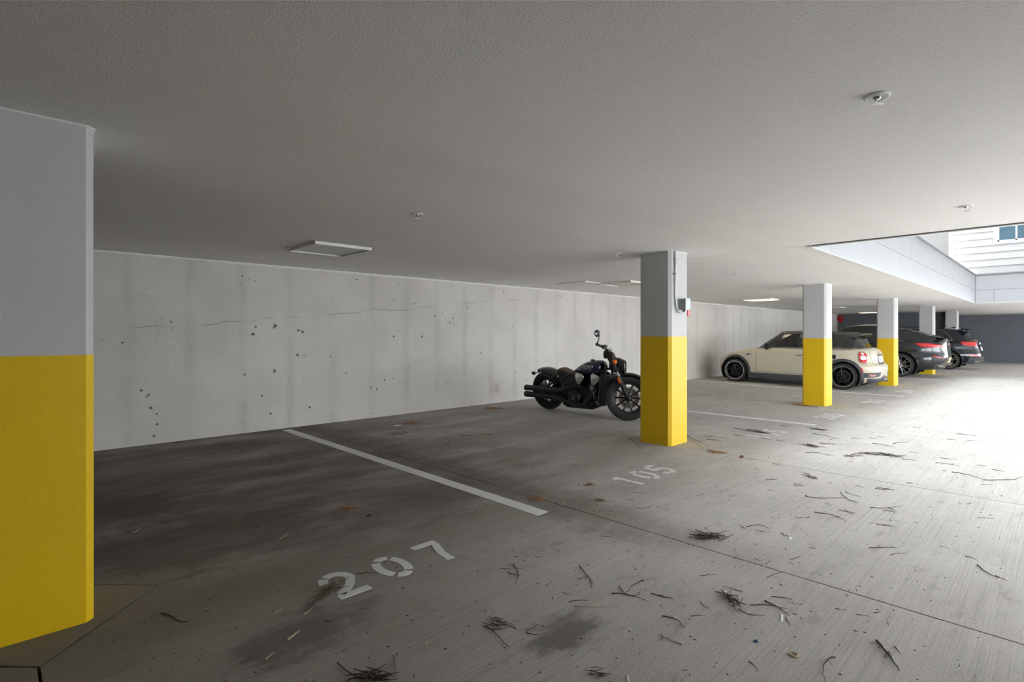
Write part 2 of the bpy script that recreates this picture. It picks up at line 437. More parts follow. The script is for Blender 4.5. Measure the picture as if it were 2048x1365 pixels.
fascia('trim_5', 'x', y0, x0+.04, x1-.03, [9.4, 12.9, 16.4], [8, 11.5, 15], 1)

# ------------------------------------------------------------------ white lap-sided building beyond the well
bx = 20.33
bl = empty('sided_building', (bx, 2.363, TOP))
tag(bl, 'white lap-sided building with a blue-reflecting window above the light well', 'building')
def bpart(name, mb, m, parent=bl, **kw):
    o = mb.xform(Matrix.Translation((-bx, -2.363, -TOP))).build(name, m, None, **kw); o.parent = parent; return o
bpart('wall_core', MB().box((bx+.03, -14, TOP-.02), (bx+6, 2.34, 7.2)), SIDE)
LAP = .198; wz0, wz1, wy1, wy0 = 3.85, 5.15, 1.33, -.55
k = 0; z = 2.975
while z < 7.1:
    spans = [(-14, 2.28)]
    if z+LAP > wz0-.08 and z < wz1+.08: spans = [(-14, wy0-.09), (wy1+.09, 2.28)]
    for a, b in spans:
        q = MB().prism([(bx-.028, z), (bx+.03, z), (bx+.03, z+LAP+.01), (bx-.002, z+LAP+.01)], a, b, 'y')
        bpart('siding_board', q, SIDE)
    z += LAP
bpart('corner_trim', MB().box((bx-.03, 2.28, TOP-.02), (bx+.06, 2.363, 7.2)), SIDE)
bpart('skirt_board', MB().box((bx-.03, -14, TOP-.02), (bx+.03, 2.28, 2.972)), SIDE)
wfr = bpart('window_casing', MB().box((bx-.035, wy0-.09, wz0-.08), (bx+.03, wy0, wz1+.08)).box((bx-.035, wy1, wz0-.08), (bx+.03, wy1+.09, wz1+.08)).box((bx-.035, wy0, wz0-.08), (bx+.03, wy1, wz0)).box((bx-.035, wy0, wz1), (bx+.03, wy1, wz1+.08)), mat('window_casing_paint', (.72, .70, .76), .5))
sash = mat('sash_white', (.8, .8, .8), .4)
BG = mat('blue_reflect_glass', (.10, .19, .26), .06, .0, .25, 1.5); BG.node_tree.nodes['Principled BSDF'].inputs['Specular IOR Level'].default_value = .7  # bluish reflection is painted into the pane colour
def sub(name, mb, m):
    o = mb.xform(Matrix.Translation((-bx, -2.363, -TOP))).build(name, m, None); o.parent = wfr; return o
sub('mullion', MB().box((bx-.02, .925, wz0), (bx+.02, .965, wz1)), sash)
sub('sash', MB().box((bx-.02, wy0, wz0), (bx+.02, wy1, wz0+.035)).box((bx-.02, wy1-.035, wz0), (bx+.02, wy1, wz1)).box((bx-.02, wy0, wz0), (bx+.02, wy0+.035, wz1)), sash)
for a, b in ((wy0+.035, .925), (.965, wy1-.035)): sub('pane', MB().box((bx+.0, a, wz0+.035), (bx+.012, b, wz1)), BG)

# masses added on the roof slab to cut sky light falling into the well
struct('sky_blocker', MB().box((XL-.25, YB-.25, TOP), (5.0, WY+.3, 11.0)).box((5.0, YB-.25, TOP), (XF, WELL[2]-.1, 12.0)).box((5.0, 2.36, TOP), (20.0, WY+.3, 12.0)), UPPER)

# ------------------------------------------------------------------ columns
CNAMES = ['yellow-and-grey concrete column cropped by the left edge of the frame, nearest of the row',
          'yellow-and-grey concrete column with a grey electrical box and conduit, beside the motorcycle',
          'yellow-and-grey concrete column standing in front of the cream hatchback',
          'yellow-and-grey concrete column between the cream hatchback and the dark grey coupe SUV',
          'yellow-and-grey concrete column behind the tail of the dark grey coupe SUV',
          'grey concrete column at the far end of the row, behind the dark blue SUV']
YT = [1.148, 1.213, 1.166, 1.138, 1.13, 1.12]
def oct_(cx, w, z, c=CH):
    h = w/2; y = COLYC
    return [(cx-h+c, y-h, z), (cx+h-c, y-h, z), (cx+h, y-h+c, z), (cx+h, y+h-c, z), (cx+h-c, y+h, z), (cx-h+c, y+h, z), (cx-h, y+h-c, z), (cx-h, y-h+c, z)]
for i, c in enumerate(COLC):
    fz = floorz(c, COLYC)
    e = empty('concrete_column', (c, COLYC, fz)); tag(e, CNAMES[i], 'column', 'row of painted concrete columns')
    T = Matrix.Translation((-c, -COLYC, -fz))
    def cp(name, mb, m, **kw):
        o = mb.xform(T).build(name, m, None, **kw); o.parent = e; return o
    cp('painted_base', MB().rings([oct_(c, CW, fz-.03), oct_(c, CW, YT[i])]), YEL)
    cp('upper_shaft', MB().rings([oct_(c, CW-.002, YT[i]+.0004), oct_(c, CW-.002, HC)]), GREY)
    cp('caulk_bead', MB().rings([oct_(c, CW+.004, HC-.006), oct_(c, CW+.014, HC-.0005)]), CAULK)

# ------------------------------------------------------------------ ceiling fixtures
FRAME = mat('fixture_frame', (.80, .79, .74), .45); DIFF = mat('fixture_diffuser', (.74, .73, .69), .5)
LIT = mat('lit_diffuser', (.9, .85, .7), .5, emit=(1.0, .86, .6), es=1.6)
def fixture(cx, cy, label, lit=False, sx=.60, sy=.66, d=.030):
    e = empty('ceiling_light', (cx, cy, HC)); tag(e, label, 'ceiling light', 'square ceiling light panels')
    hx, hy, w = sx/2, sy/2, .014
    for a, b in (((-hx, -hy), (hx, -hy+w)), ((-hx, hy-w), (hx, hy)), ((-hx, -hy+w), (-hx+w, hy-w)), ((hx-w, -hy+w), (hx, hy-w))):
        MB().box((a[0], a[1], -d), (b[0], b[1], -.0005)).build('frame_side', FRAME, e)
    MB().box((-hx+w, -hy+w, -d+(.004 if lit else .014)), (hx-w, hy-w, -.004)).build('diffuser', LIT if lit else DIFF, e)
fixture(2.50, 5.31, 'unlit square ceiling light panel nearest the camera, over the empty left stall')
fixture(7.86, 5.33, 'unlit square ceiling light panel above the motorcycle, partly hidden by the boxed column')
fixture(13.95, 5.36, 'lit warm ceiling light panel above the nose of the cream hatchback', True)
fixture(19.85, 5.36, 'unlit ceiling light panel glimpsed right of the column before the hatchback')
fixture(25.35, 5.49, 'lit warm ceiling light panel above the roof of the dark grey coupe SUV', True)
h = empty('ceiling_hatch', (7.42, 5.91, HC)); tag(h, 'flush grey access hatch in the ceiling beyond the joint', 'hatch')
MB().box((-.29, -.31, -.016), (.29, .31, -.0005)).build('hatch_door', CEIL, h, bevel=.002)
MB().box((-.305, -.325, -.008), (-.292, .325, -.0004)).box((.292, -.325, -.008), (.305, .325, -.0004)).box((-.292, -.325, -.008), (.292, -.312, -.0004)).box((-.292, .312, -.008), (.292, .325, -.0004)).build('hatch_frame', FRAME, h)

CHR = mat('chrome', (.62, .62, .60), .18, 1.0); SPR_D = mat('sprinkler_cup', (.30, .31, .31), .5, .3); SPW = mat('escutcheon_white', (.85, .85, .84), .35)
def sprinkler(x, y, label):
    e = empty('sprinkler_head', (x, y, HC)); e.scale = (1, 1, .68); tag(e, label, 'sprinkler', 'ceiling sprinkler heads')
    MB().lathe([(.036, -.0005), (.043, -.001), (.043, -.006), (.036, -.011), (.031, -.009)], (0, 0, 0), 'z', 28).build('escutcheon', SPW, e, smooth=True)
    MB().lathe([(.030, -.003), (.030, -.0075), (.012, -.0085)], (0, 0, 0), 'z', 24).build('recess_cup', SPR_D, e, smooth=True)
    MB().lathe([(.013, -.008), (.012, -.018), (.008, -.022)], (0, 0, 0), 'z', 14).tube([(.011, 0, -.016), (.016, 0, -.028), (.004, 0, -.046)], .0028, 6).tube([(-.011, 0, -.016), (-.016, 0, -.028), (-.004, 0, -.046)], .0028, 6).cyl((0, 0, -.020), (0, 0, -.042), .003, 8).build('frame_arms', CHR, e, smooth=True)
    d = MB().lathe([(.005, -.045), (.019, -.047), (.019, -.0485), (.004, -.050)], (0, 0, 0), 'z', 16)
    for k in range(10):
        a = 2*PI*k/10; d.cbox((.022*math.cos(a), .022*math.sin(a), -.0478), (.006, .006, .0015))
    d.build('deflector', CHR, e)
for (x, y, lb) in ((2.381, .492, 'large white-ringed sprinkler head in the ceiling at upper right, nearest the camera'),
                   (2.257, 3.346, 'sprinkler head in mid ceiling, above the white stripe'),
                   (2.124, 5.471, 'sprinkler head touching the left end of the nearest light panel'),
                   (5.152, 5.34, 'sprinkler head just before the ceiling joint by the long wall'),
                   (4.945, 3.44, 'sprinkler head just left of the top of the boxed column'),
                   (4.874, .483, 'sprinkler head close to the near edge of the light well, at right'),
                   (7.766, 3.36, 'sprinkler head in the ceiling right of the boxed column'),
                   (10.805, 5.392, 'small far sprinkler head right of the electrical box, over the empty stall'),
                   (13.544, 3.329, 'sprinkler head in the ceiling between the hatchback column and the next')):
    sprinkler(x, y, lb)

# ------------------------------------------------------------------ electrical box, conduit and alarm on the second column
C2, F2 = COLC[1], COLY
STEEL = mat('galvanised_steel', (.42, .43, .43), .4, .85); BOXG = mat('grey_enclosure', (.33, .36, .37), .45); LIDB = mat('enclosure_lid', (.50, .57, .62), .35)
RED = mat('alarm_red', (.55, .03, .03), .35); REDB = mat('bell_red', (.45, .015, .02), .35)
e = empty('conduit', (0, 0, 0)); tag(e, 'steel conduit bending down the column from ceiling to grey box', 'conduit')
cx = C2-.115; fy = F2-.013
path = catmull([(cx-.002, fy+.0, HC-.002), (cx, fy, HC-.10), (cx, fy, 1.72), (cx+.004, fy, 1.62), (cx+.022, fy-.004, 1.535), (cx+.052, fy-.012, 1.485), (cx+.090, fy-.022, 1.470), (cx+.124, fy-.030, 1.482)], 6)
MB().tube(path, .0085, 10).build('pipe', STEEL, e, smooth=True)
MB().cyl((cx, fy, HC-.075), (cx, fy, HC-.115), .0135, 10).cyl((cx, fy, HC-.125), (cx, fy, HC-.15), .0125, 8).build('coupling', STEEL, e)
st = MB().cbox((cx, fy-.002, 1.885), (.022, .022, .018)).cbox((cx-.022, fy+.009, 1.885), (.026, .006, .018)).cbox((cx+.022, fy+.009, 1.885), (.026, .006, .018)); st.build('strap', STEEL, e)
for dx in (-.024, .024): MB().cyl((cx+dx, fy+.008, 1.885), (cx+dx, fy-.002, 1.885), .006, 6).build('screw', STEEL, e)
e = empty('electrical_box', (C2+.025, F2, 1.562)); tag(e, 'small grey electrical box on the column beside the motorcycle', 'electrical box')
MB().box((-.050, -.075, -.060), (.050, -.001, .060)).build('housing', BOXG, e, bevel=.006)
MB().box((-.053, -.088, -.063), (.053, -.0765, .063)).build('lid', LIDB, e, bevel=.004)
for sx in (-.045, .045):
    for sz in (-.05, .05): MB().cyl((sx*.95, -.090, sz), (sx*.95, -.087, sz), .005, 8).build('lid_screw', STEEL, e)
MB().cyl((-.010, -.043, -.061), (-.010, -.043, -.085), .013, 10).build('cable_gland', mat('black_plastic', (.02, .02, .02), .45), e)
e = empty('alarm_strobe', (C2+CW/2, F2+.062, 1.505)); tag(e, 'small red fire alarm box on the far side of the boxed column', 'alarm')
MB().box((.001, -.055, -.065), (.055, .055, .065)).build('body', RED, e, bevel=.006)
MB().box((.056, -.03, -.02), (.072, .03, .045)).build('lens', mat('strobe_lens', (.75, .75, .78), .1), e, bevel=.004)
MB().box((.056, -.045, -.058), (.060, .045, -.03)).build('grille', mat('alarm_dark_red', (.3, .01, .01), .5), e)
e = empty('alarm_bell', (XE, 7.02, 1.93)); tag(e, 'round red alarm bell high on the dark end wall', 'alarm bell')
MB().lathe([(.035, -.001), (.06, -.02), (.125, -.035), (.135, -.05), (.12, -.075), (.05, -.092), (.0, -.094)][:-1], (0, 0, 0), 'x', 28).build('gong', REDB, e, smooth=True)
MB().box((-.03, -.05, -.19), (-.001, .05, -.125)).build('mount', REDB, e, bevel=.004)
e = empty('wall_box', (26.9+CW+.03, COLYC-.1, 1.89)); tag(e, 'tiny white box on the edge of the farthest grey column', 'junction box')
MB().cbox((0, 0, 0), (.055, .10, .13)).build('housing', SPW, e, bevel=.005)
MB().cbox((.03, 0, 0), (.008, .085, .115)).build('lid', SPW, e)

# ------------------------------------------------------------------ painted stripes and stencilled numbers
def strip(mb, pts2, w, z=.0022):
    """flat ribbon following the floor"""
    P = [Vector((p[0], p[1])) for p in pts2]; L, R = [], []
    for i, p in enumerate(P):
        d = (P[min(i+1, len(P)-1)]-P[max(i-1, 0)]).normalized(); n = Vector((-d.y, d.x))*w/2
        L.append(p+n); R.append(p-n)
    k = len(mb.v); n = len(P)
    for q in L+R: mb.v.append((q.x, q.y, floorz(q.x, q.y)+z))
    for q in L+R: mb.v.append((q.x, q.y, floorz(q.x, q.y)-.001))
    for i in range(n-1):
        mb.f.append((k+i, k+i+1, k+n+i+1, k+n+i))
        mb.f.append((k+2*n+i, k+3*n+i, k+3*n+i+1, k+2*n+i+1))
        mb.f.append((k+i, k+2*n+i, k+2*n+i+1, k+i+1)); mb.f.append((k+n+i, k+n+i+1, k+3*n+i+1, k+3*n+i))
    mb.f.append((k, k+n, k+3*n, k+2*n)); mb.f.append((k+n-1, k+3*n-1, k+4*n-1, k+2*n-1))
def stripe(x, ya, yb, label, w=.112):
    m = MB(); strip(m, [(x, ya+(yb-ya)*k/30) for k in range(31)], w)
    tag(m.build('stall_stripe', WHITE), label, 'line', 'white stall stripes')
stripe(2.713, 2.50, 7.02, 'near white stall stripe running from the long wall past number 207')
stripe(8.02, 2.36, 7.02, 'white stall stripe right of the motorcycle, ending beside number 205')
stripe(13.38, 2.30, 7.02, 'white stall stripe on the near side of the cream hatchback')
stripe(18.87, 2.30, 7.02, 'white stall stripe beside the dark grey coupe SUV')
stripe(24.35, 2.30, 7.02, 'farthest white stall stripe, beside the dark blue SUV')
def arc(cx, cy, rx, ry, a0, a1, n=10):
    return [(cx+rx*math.cos(math.radians(a0+(a1-a0)*k/n)), cy+ry*math.sin(math.radians(a0+(a1-a0)*k/n))) for k in range(n+1)]
DG = {   # strokes in a unit-high box, width 0.72; stencil bridges left open
 '0': [arc(.36, .5, .29, .42, 62, 118), arc(.36, .5, .29, .42, 132, 228), arc(.36, .5, .29, .42, 242, 298), arc(.36, .5, .29, .42, -48, 48)],
 '1': [[(.10, .80), (.22, .93)], [(.34, .42), (.34, 1.0)], [(.34, 0), (.34, .36)]],
 '2': [arc(.36, .68, .28, .25, 180, 135), arc(.36, .68, .28, .25, 120, -10)+[(.50, .42), (.30, .25), (.14, .16)], [(.04, .07), (.72, .07)]],
 '3': [arc(.34, .72, .26, .21, 165, -80), arc(.34, .29, .30, .22, 85, -165)],
 '4': [[(.52, .36), (.52, .98)], [(.52, .0), (.52, .16)], [(.40, .93), (.08, .38)], [(.04, .26), (.72, .26)]],
 '5': [[(.66, .93), (.20, .93)], [(.15, .93), (.10, .52), (.22, .55)], arc(.34, .32, .29, .26, 112, -95), arc(.34, .32, .29, .26, -108, -160)],
 '7': [[(.02, .93), (.70, .93)], [(.62, .82), (.50, .60), (.40, .35), (.36, .0)]]}
def number(txt, x, y, label, H=.285, pitch=.255):
    e = empty('stall_number', (x, y, floorz(x, y))); tag(e, label, 'floor number', 'stencilled stall numbers')
    n = len(txt)
    for i, ch in enumerate(txt):
        ox = x + (i-(n-1)/2)*pitch - .36*H*.82; oy = y - H/2
        m = MB()
        for st_ in DG[ch]:
            strip(m, [(ox+px*H*.82, oy+py*H) for px, py in st_], .047)
        m.xform(Matrix.Translation((-x, -y, -floorz(x, y)))).build('digit', WHITE, e)
number('207', 1.52, 2.49, 'white stencilled number 207 on the dirty floor, nearest the camera', pitch=.285)
number('105', 4.09, 2.56, 'white stencilled number 105 left of the boxed column', pitch=.25)
number('105', 6.88, 2.57, 'white stencilled number partly under twigs, right of the boxed column')
number('205', 9.12, 2.50, 'white stencilled number 205 in front of the hatchback column')
number('203', 11.95, 2.52, 'faint white stencilled number between the hatchback column and the next')
number('204', 14.60, 2.48, 'far faint white stencilled number behind the cream hatchback')

# ------------------------------------------------------------------ motorcycle (local: x to its right, y forward, z up)
BLK = mat('gloss_black', (.012, .012, .014), .22, coat=.4); SAT = mat('satin_black', (.018, .018, .02), .45); TYRE = mat('tyre_rubber', (.022, .022, .023), .75, bump=.15, scale=30)
NAVY = mat('midnight_blue_tank', (.014, .024, .075), .16, .35, coat=1.0, var=.25); POL = mat('polished_alloy', (.78, .77, .74), .16, 1.0); LEA = mat('tan_leather', (.14, .062, .035), .5, bump=.3, scale=40)
AMB = mat('amber_lens', (.75, .17, .02), .25); REDL = mat('red_lens', (.45, .02, .02), .2); CASE = mat('engine_case', (.016, .017, .02), .35, .4); EXH = mat('matt_black_exhaust', (.02, .02, .021), .5, .2)
DISC = mat('brake_disc_steel', (.52, .48, .44), .32, .9); FIN = mat('radiator_fins', (.055, .066, .085), .45, .4); LENS = mat('headlamp_glass', (.65, .68, .70), .06, .2); WTXT = mat('tank_lettering', (.92, .93, .95), .5)
bike = empty('motorcycle', (6.60, 5.15, 0), (0, math.radians(6.5), PI))
tag(bike, 'black cruiser motorcycle with tan solo seat and twin exhausts, leaning on its kickstand', 'motorcycle')
RW, FW = (0, -.78, .318), (0, .775, .322)
AX0 = Vector((0, .47, .93)); AXD = Vector((0, math.sin(math.radians(29)), -math.cos(math.radians(29))))   # steering axis, downwards
STEER = Matrix.Translation(AX0) @ Matrix.Rotation(math.radians(-30), 4, AXD) @ Matrix.Translation(-AX0)
# wheels
def bike_wheel(c, R, w, rimR, M=None, spokes=10, disc_side=1):
    def fin(mb, nm, m, par, **kw):
        if M is not None: mb.xform(M)
        return mb.build(nm, m, par, smooth=True, **kw)
    h = w/2
    prof = [(rimR-.012, -h*.62), (rimR+.01, -h*.80), (R-.055, -h), (R-.022, -h*.86), (R-.005, -h*.45), (R, 0), (R-.005, h*.45), (R-.022, h*.86), (R-.055, h), (rimR+.01, h*.80), (rimR-.012, h*.62)]
    ty = fin(MB().lathe(prof, c, 'x', 48, closed=True), 'wheel', TYRE, bike); tag(ty, 'black tyre')
    rp = [(rimR-.012, -h*.66), (rimR+.006, -h*.70), (rimR+.006, -h*.6), (rimR-.02, -h*.4), (rimR-.02, h*.4), (rimR+.006, h*.6), (rimR+.006, h*.70), (rimR-.012, h*.66), (rimR-.034, h*.3), (rimR-.034, -h*.3)]
    fin(MB().lathe(rp, c, 'x', 48, closed=True), 'rim', SAT, ty)
    fin(MB().lathe([(.02, -.075), (.045, -.06), (.05, -.02), (.05, .02), (.045, .06), (.02, .075)], c, 'x', 24), 'hub', CASE, ty)
    for k in range(spokes):
        a = 2*PI*k/spokes; d = Vector((0, math.cos(a), math.sin(a))); cc = Vector(c)
        fin(MB().tube([cc+d*.04, cc+d*.10, cc+d*(rimR-.026)], [.026, .018, .024], 6, flat=.7), 'spoke', SAT, ty)
    s = disc_side; dc = (c[0]+s*.072, c[1], c[2])
    fin(MB().lathe([(.085, -.002), (.148, -.002), (.148, .002), (.085, .002)], dc, 'x', 40, closed=True), 'brake_disc', DISC, ty)
    for k in range(6):
        a = 2*PI*k/6+.3; ca = MB(); ca.tube([(dc[0], dc[1]+.04*math.cos(a), dc[2]+.04*math.sin(a)), (dc[0], dc[1]+.088*math.cos(a), dc[2]+.088*math.sin(a))], .007, 5)
        fin(ca, 'disc_carrier', SAT, ty)
    return ty
bike_wheel(RW, .318, .150, .208)
bike_wheel(FW, .322, .130, .228, STEER, 10, -1)
def bp_(mb, nm, m, par=bike, M=None, smooth=True, **kw):
    if M is not None: mb.xform(M)
    return mb.build(nm, m, par, smooth=smooth, **kw)
# rear fender: arc shell
def fender(c, R, a0, a1, w, drop, nm, M=None, n=18, tail=0.0):
    rings = []
    for k in range(n+1):
        a = math.radians(a0+(a1-a0)*k/n); ring = []
        for (sx, dr) in ((-1, -drop), (-1, -.012), (-.86, .0), (-.45, .012), (0, .016), (.45, .012), (.86, .0), (1, -.012), (1, -drop), (.93, -drop), (.93, -.014), (.8, -.006), (.4, .004), (0, .008), (-.4, .004), (-.8, -.006), (-.93, -.014), (-.93, -drop)):
            r = R+dr; ring.append((sx*w/2, c[1]+r*math.cos(a), c[2]+r*math.sin(a)))
        rings.append(ring)
    return bp_(MB().rings(rings), nm, BLK, M=M)
rf = fender(RW, .375, 32, 108, .205, .055, 'rear_fender')
fender(FW, .350, 52, 118, .155, .030, 'front_fender', STEER)
# fender struts
for s in (-1, 1):
    bp_(MB().prism([(-.80, .645), (-.66, .62), (-.50, .53), (-.52, .48), (-.64, .56), (-.79, .61)], s*.102, s*.118), 'fender_strut', SAT, smooth=False)
    bp_(MB().tube([(s*.10, -.83, .635), (s*.15, -.90, .622)], .009, 6), 'signal_stalk', SAT)
    sg = bp_(MB().lathe([(.008, -.028), (.024, -.02), (.030, .0), (.026, .02), (.01, .028)], (s*.165, -.925, .622), 'y', 18), 'turn_signal', BLK)
    bp_(MB().lathe([(.022, 0), (.020, -.006), (.008, -.010)], (s*.165, -.950, .622), 'y', 18), 'lens', REDL, sg)
# seat
sr = []
for (y, zt, zb, hw) in ((-.515, .65, .56, .05), (-.50, .682, .55, .105), (-.45, .700, .55, .130), (-.40, .695, .56, .140), (-.32, .668, .58, .125), (-.22, .660, .60, .10), (-.14, .672, .63, .07)):
    ring = []
    for k in range(14):
        a = 2*PI*k/14; cx_, cz_ = math.cos(a), math.sin(a)
        ring.append((hw*math.copysign(abs(cx_)**.7, cx_), y, (zt+zb)/2+(zt-zb)/2*math.copysign(abs(cz_)**.6, cz_)))
    sr.append(ring)
seat = bp_(MB().rings(sr), 'seat', SAT)
tp = MB(); rings = []
for (y, zt, hw) in ((-.495, .685, .06), (-.475, .700, .090), (-.43, .710, .105), (-.38, .698, .108), (-.31, .676, .095), (-.26, .668, .06)):
    rings.append([(hw*math.cos(2*PI*k/14), y, zt-.018+.020*math.sin(2*PI*k/14)) for k in range(14)])
bp_(tp.rings(rings), 'seat_top', LEA, seat)
for k in range(5):
    yy = -.46+k*.038; zz = .705-.009*max(0, k-1); bp_(MB().tube([(-.10, yy, zz-.012), (0, yy, zz+.0015), (.10, yy, zz-.012)], .0025, 5), 'stitch_rib', LEA, seat)
# tank
rings = []
for (y, zt, zb, hw) in ((-.165, .690, .665, .03), (-.14, .712, .655, .062), (-.06, .760, .650, .105), (.04, .810, .645, .145), (.15, .846, .640, .165), (.25, .856, .640, .162), (.33, .848, .655, .140), (.375, .825, .69, .105), (.39, .80, .72, .05)):
    ring = []
    for k in range(20):
        a = 2*PI*k/20; cx_, cz_ = math.cos(a), math.sin(a); zc = zb+(zt-zb)*.45
        ring.append((hw*math.copysign(abs(cx_)**.75, cx_), y, zc+((zt-zc) if cz_ > 0 else (zc-zb))*math.copysign(abs(cz_)**.85, cz_)))
    rings.append(ring)
tank = bp_(MB().rings(rings), 'fuel_tank', NAVY)
bp_(MB().lathe([(.034, 0), (.034, .012), (.02, .018)], (.03, .20, .853), 'z', 20), 'filler_cap', BLK, tank)
bpy.context.view_layer.update()
tbv = BVHTree.FromObject(tank, bpy.context.evaluated_depsgraph_get())
def text_mesh(txt, size, ext=.0):
    cu = bpy.data.curves.new('lettering', 'FONT'); cu.body = txt; cu.size = size; cu.align_x = 'CENTER'; cu.align_y = 'CENTER'; cu.resolution_u = 3; cu.space_character = 1.12; cu.offset = size*.012
    o = bpy.data.objects.new('lettering', cu); COL.objects.link(o)
    me = bpy.data.meshes.new_from_object(o.evaluated_get(bpy.context.evaluated_depsgraph_get())); bpy.data.objects.remove(o); bpy.data.curves.remove(cu); return me
def tank_text(txt, size, yc, zc):
    me = text_mesh(txt, size)
    bm = bmesh.new(); bm.from_mesh(me); bmesh.ops.triangulate(bm, faces=bm.faces)
    for v in bm.verts:
        y, z = yc+v.co.x, zc+v.co.y           # seen from the right side, forward is to the right
        hit = tbv.ray_cast(Vector((.6, y, z)), Vector((-1, 0, 0)))
        v.co = (hit[0]+hit[1]*.006) if hit[0] else Vector((.15, y, z))
    bm.to_mesh(me); bm.free(); o = link('tank_lettering', me, WTXT, tank); return o
tank_text('INDIAN', .050, .195, .775); tank_text('MOTORCYCLE', .018, .195, .742)
# frame, radiator
for s in (-1, 1):
    bp_(MB().tube(catmull([(s*.07, .46, .80), (s*.09, .46, .66), (s*.11, .40, .40), (s*.11, .36, .20)], 5), .020, 8), 'down_tube', SAT)
    bp_(MB().tube(catmull([(s*.08, .42, .72), (s*.10, .1, .66), (s*.12, -.2, .62), (s*.13, -.42, .52), (s*.12, -.55, .42)], 5), .018, 8), 'frame_rail', SAT)
    bp_(MB().tube(catmull([(s*.10, -.34, .32), (s*.115, -.55, .325), (s*.115, -.78, .318)], 4), [.030]*4+[.027]*4+[.022], 8), 'swingarm', SAT)
    sh = bp_(MB().cyl((s*.135, -.66, .40), (s*.13, -.40, .60), .012, 10), 'shock_absorber', CHR)
    cl_ = [Vector((s*.135, -.64, .415))+(Vector((s*.13, -.43, .577))-Vector((s*.135, -.64, .415)))*t/60+Vector((math.cos(t*.9), .6*math.sin(t*.9), .8*math.sin(t*.9)))*.024 for t in range(61)]
    bp_(MB().tube(cl_, .0055, 5), 'spring', BLK, sh)
    bp_(MB().cyl((s*.12, -.405, .596), (s*.155, -.405, .596), .016, 10), 'bolt_cap', POL, sh)
rad = bp_(MB().prism([(.42, .64), (.56, .645), (.455, .20), (.335, .195)], -.135, .135), 'radiator', SAT, smooth=False, bevel=.006)
for k in range(15):
    t = (k+.5)/15; y0_, z0_ = .42+(.335-.42)*t, .64+(.195-.64)*t; y1_, z1_ = .56+(.455-.56)*t, .645+(.20-.645)*t
    bp_(MB().prism([(y0_+.012, z0_-.006), (y1_+.006, z1_-.002), (y1_+.006, z1_+.008), (y0_+.012, z0_+.006)], -.143, .143), 'cooling_fin', FIN, rad, smooth=False)
for s in (-1, 1): bp_(MB().prism([(.405, .65), (.425, .65), (.342, .19), (.318, .19)], s*.13, s*.155), 'side_guard', FIN, rad, smooth=False)
# engine
eng = bp_(MB().prism([(-.40, .34), (-.36, .15), (-.26, .11), (.22, .12), (.34, .17), (.36, .28), (.25, .40), (.10, .46), (-.15, .47), (-.33, .44)], -.15, .15), 'crankcase', CASE, smooth=False, bevel=.018)
for s in (-1, 1):
    cv = bp_(MB().lathe([(.115, 0), (.112, s*.035), (.095, s*.055), (.085, s*.058)], (s*.15, -.085, .285), 'x', 36), 'side_cover', CASE, eng)
    for k in range(6):
        a = 2*PI*k/6+.3; bp_(MB().cyl((s*.18, -.085+.104*math.cos(a), .285+.104*math.sin(a)), (s*.198, -.085+.104*math.cos(a), .285+.104*math.sin(a)), .008, 8), 'cover_bolt', POL, eng)
    bp_(MB().lathe([(.070, 0), (.066, s*.02), (.04, s*.026)], (s*.15, .15, .26), 'x', 28), 'front_cover', CASE, eng)
bp_(MB().lathe([(.078, 0), (.075, .004), (.01, .006)], (.208, -.085, .285), 'x', 32), 'badge_disc', BLK, eng)
for k, w_ in enumerate((.045, .07, .045)): bp_(MB().cbox((.216, -.085, .305-.02*k), (.003, w_, .006)), 'badge_bar', POL, eng, smooth=False)
for (ya, za, yb, zb) in ((-.05, .40, .02, .66), (.20, .40, .33, .66)):
    d = Vector((0, yb-ya, zb-za)).normalized(); sd = Vector((1, 0, 0)); fw_ = d.cross(sd)
    c0 = Vector((0, ya, za)); L = (Vector((0, yb, zb))-c0).length
    bp_(MB().tube([c0, c0+d*L], [.085, .085], 16), 'cylinder', CASE, eng)
    for k in range(6):
        p = c0+d*(L*(.25+.12*k)); bp_(MB().tube([p-d*.004, p+d*.004], .105, 18), 'cylinder_fin', CASE, eng)
    # polished rocker cover on both sides, pushrod tubes below
    for s in (-1, 1):
        c = Vector((s*.118, ya+(yb-ya)*.72, za+(zb-za)*.72)); poly = []
        for k in range(18):
            a = 2*PI*k/18; r = .088*(1+.17*math.cos(3*a-PI/2)); poly.append((c.y+fw_.y*math.cos(a)*r*.90+d.y*math.sin(a)*r*1.08, c.z+fw_.z*math.cos(a)*r*.90+d.z*math.sin(a)*r*1.08))
        q = MB(); rr = []
        cy_, cz_ = sum(p[0] for p in poly)/18, sum(p[1] for p in poly)/18
        for (sc_, xx) in ((1.0, 0), (1.0, .018), (.90, .032), (.70, .040), (.3, .043)): rr.append([(c.x+s*xx, cy_+(p[0]-cy_)*sc_, cz_+(p[1]-cz_)*sc_) for p in poly])
        bp_(q.rings(rr), 'rocker_cover', POL, eng, angle=60)
        bp_(MB().rings([[(c.x+s*.012, cy_+(p[0]-cy_)*1.10, cz_+(p[1]-cz_)*1.10) for p in poly], [(c.x+s*.020, cy_+(p[0]-cy_)*1.10, cz_+(p[1]-cz_)*1.10) for p in poly]]), 'cover_gasket', BLK, eng)
        for o_ in (-.022, .022):
            p1_ = c-d*.075+fw_*o_; bp_(MB().tube([p1_+Vector((s*.012, 0, 0)), p1_-d*.115-fw_*o_*.4+Vector((s*.012, 0, 0))], .0085, 8), 'pushrod_tube', POL, eng)
bp_(MB().cbox((0, .17, .56), (.13, .12, .16)), 'air_box', SAT, eng, smooth=False)
bp_(MB().tube([(.16, .28, .28), (.18, .29, .36), (.16, .27, .40)], .008, 6), 'hose', POL, eng)
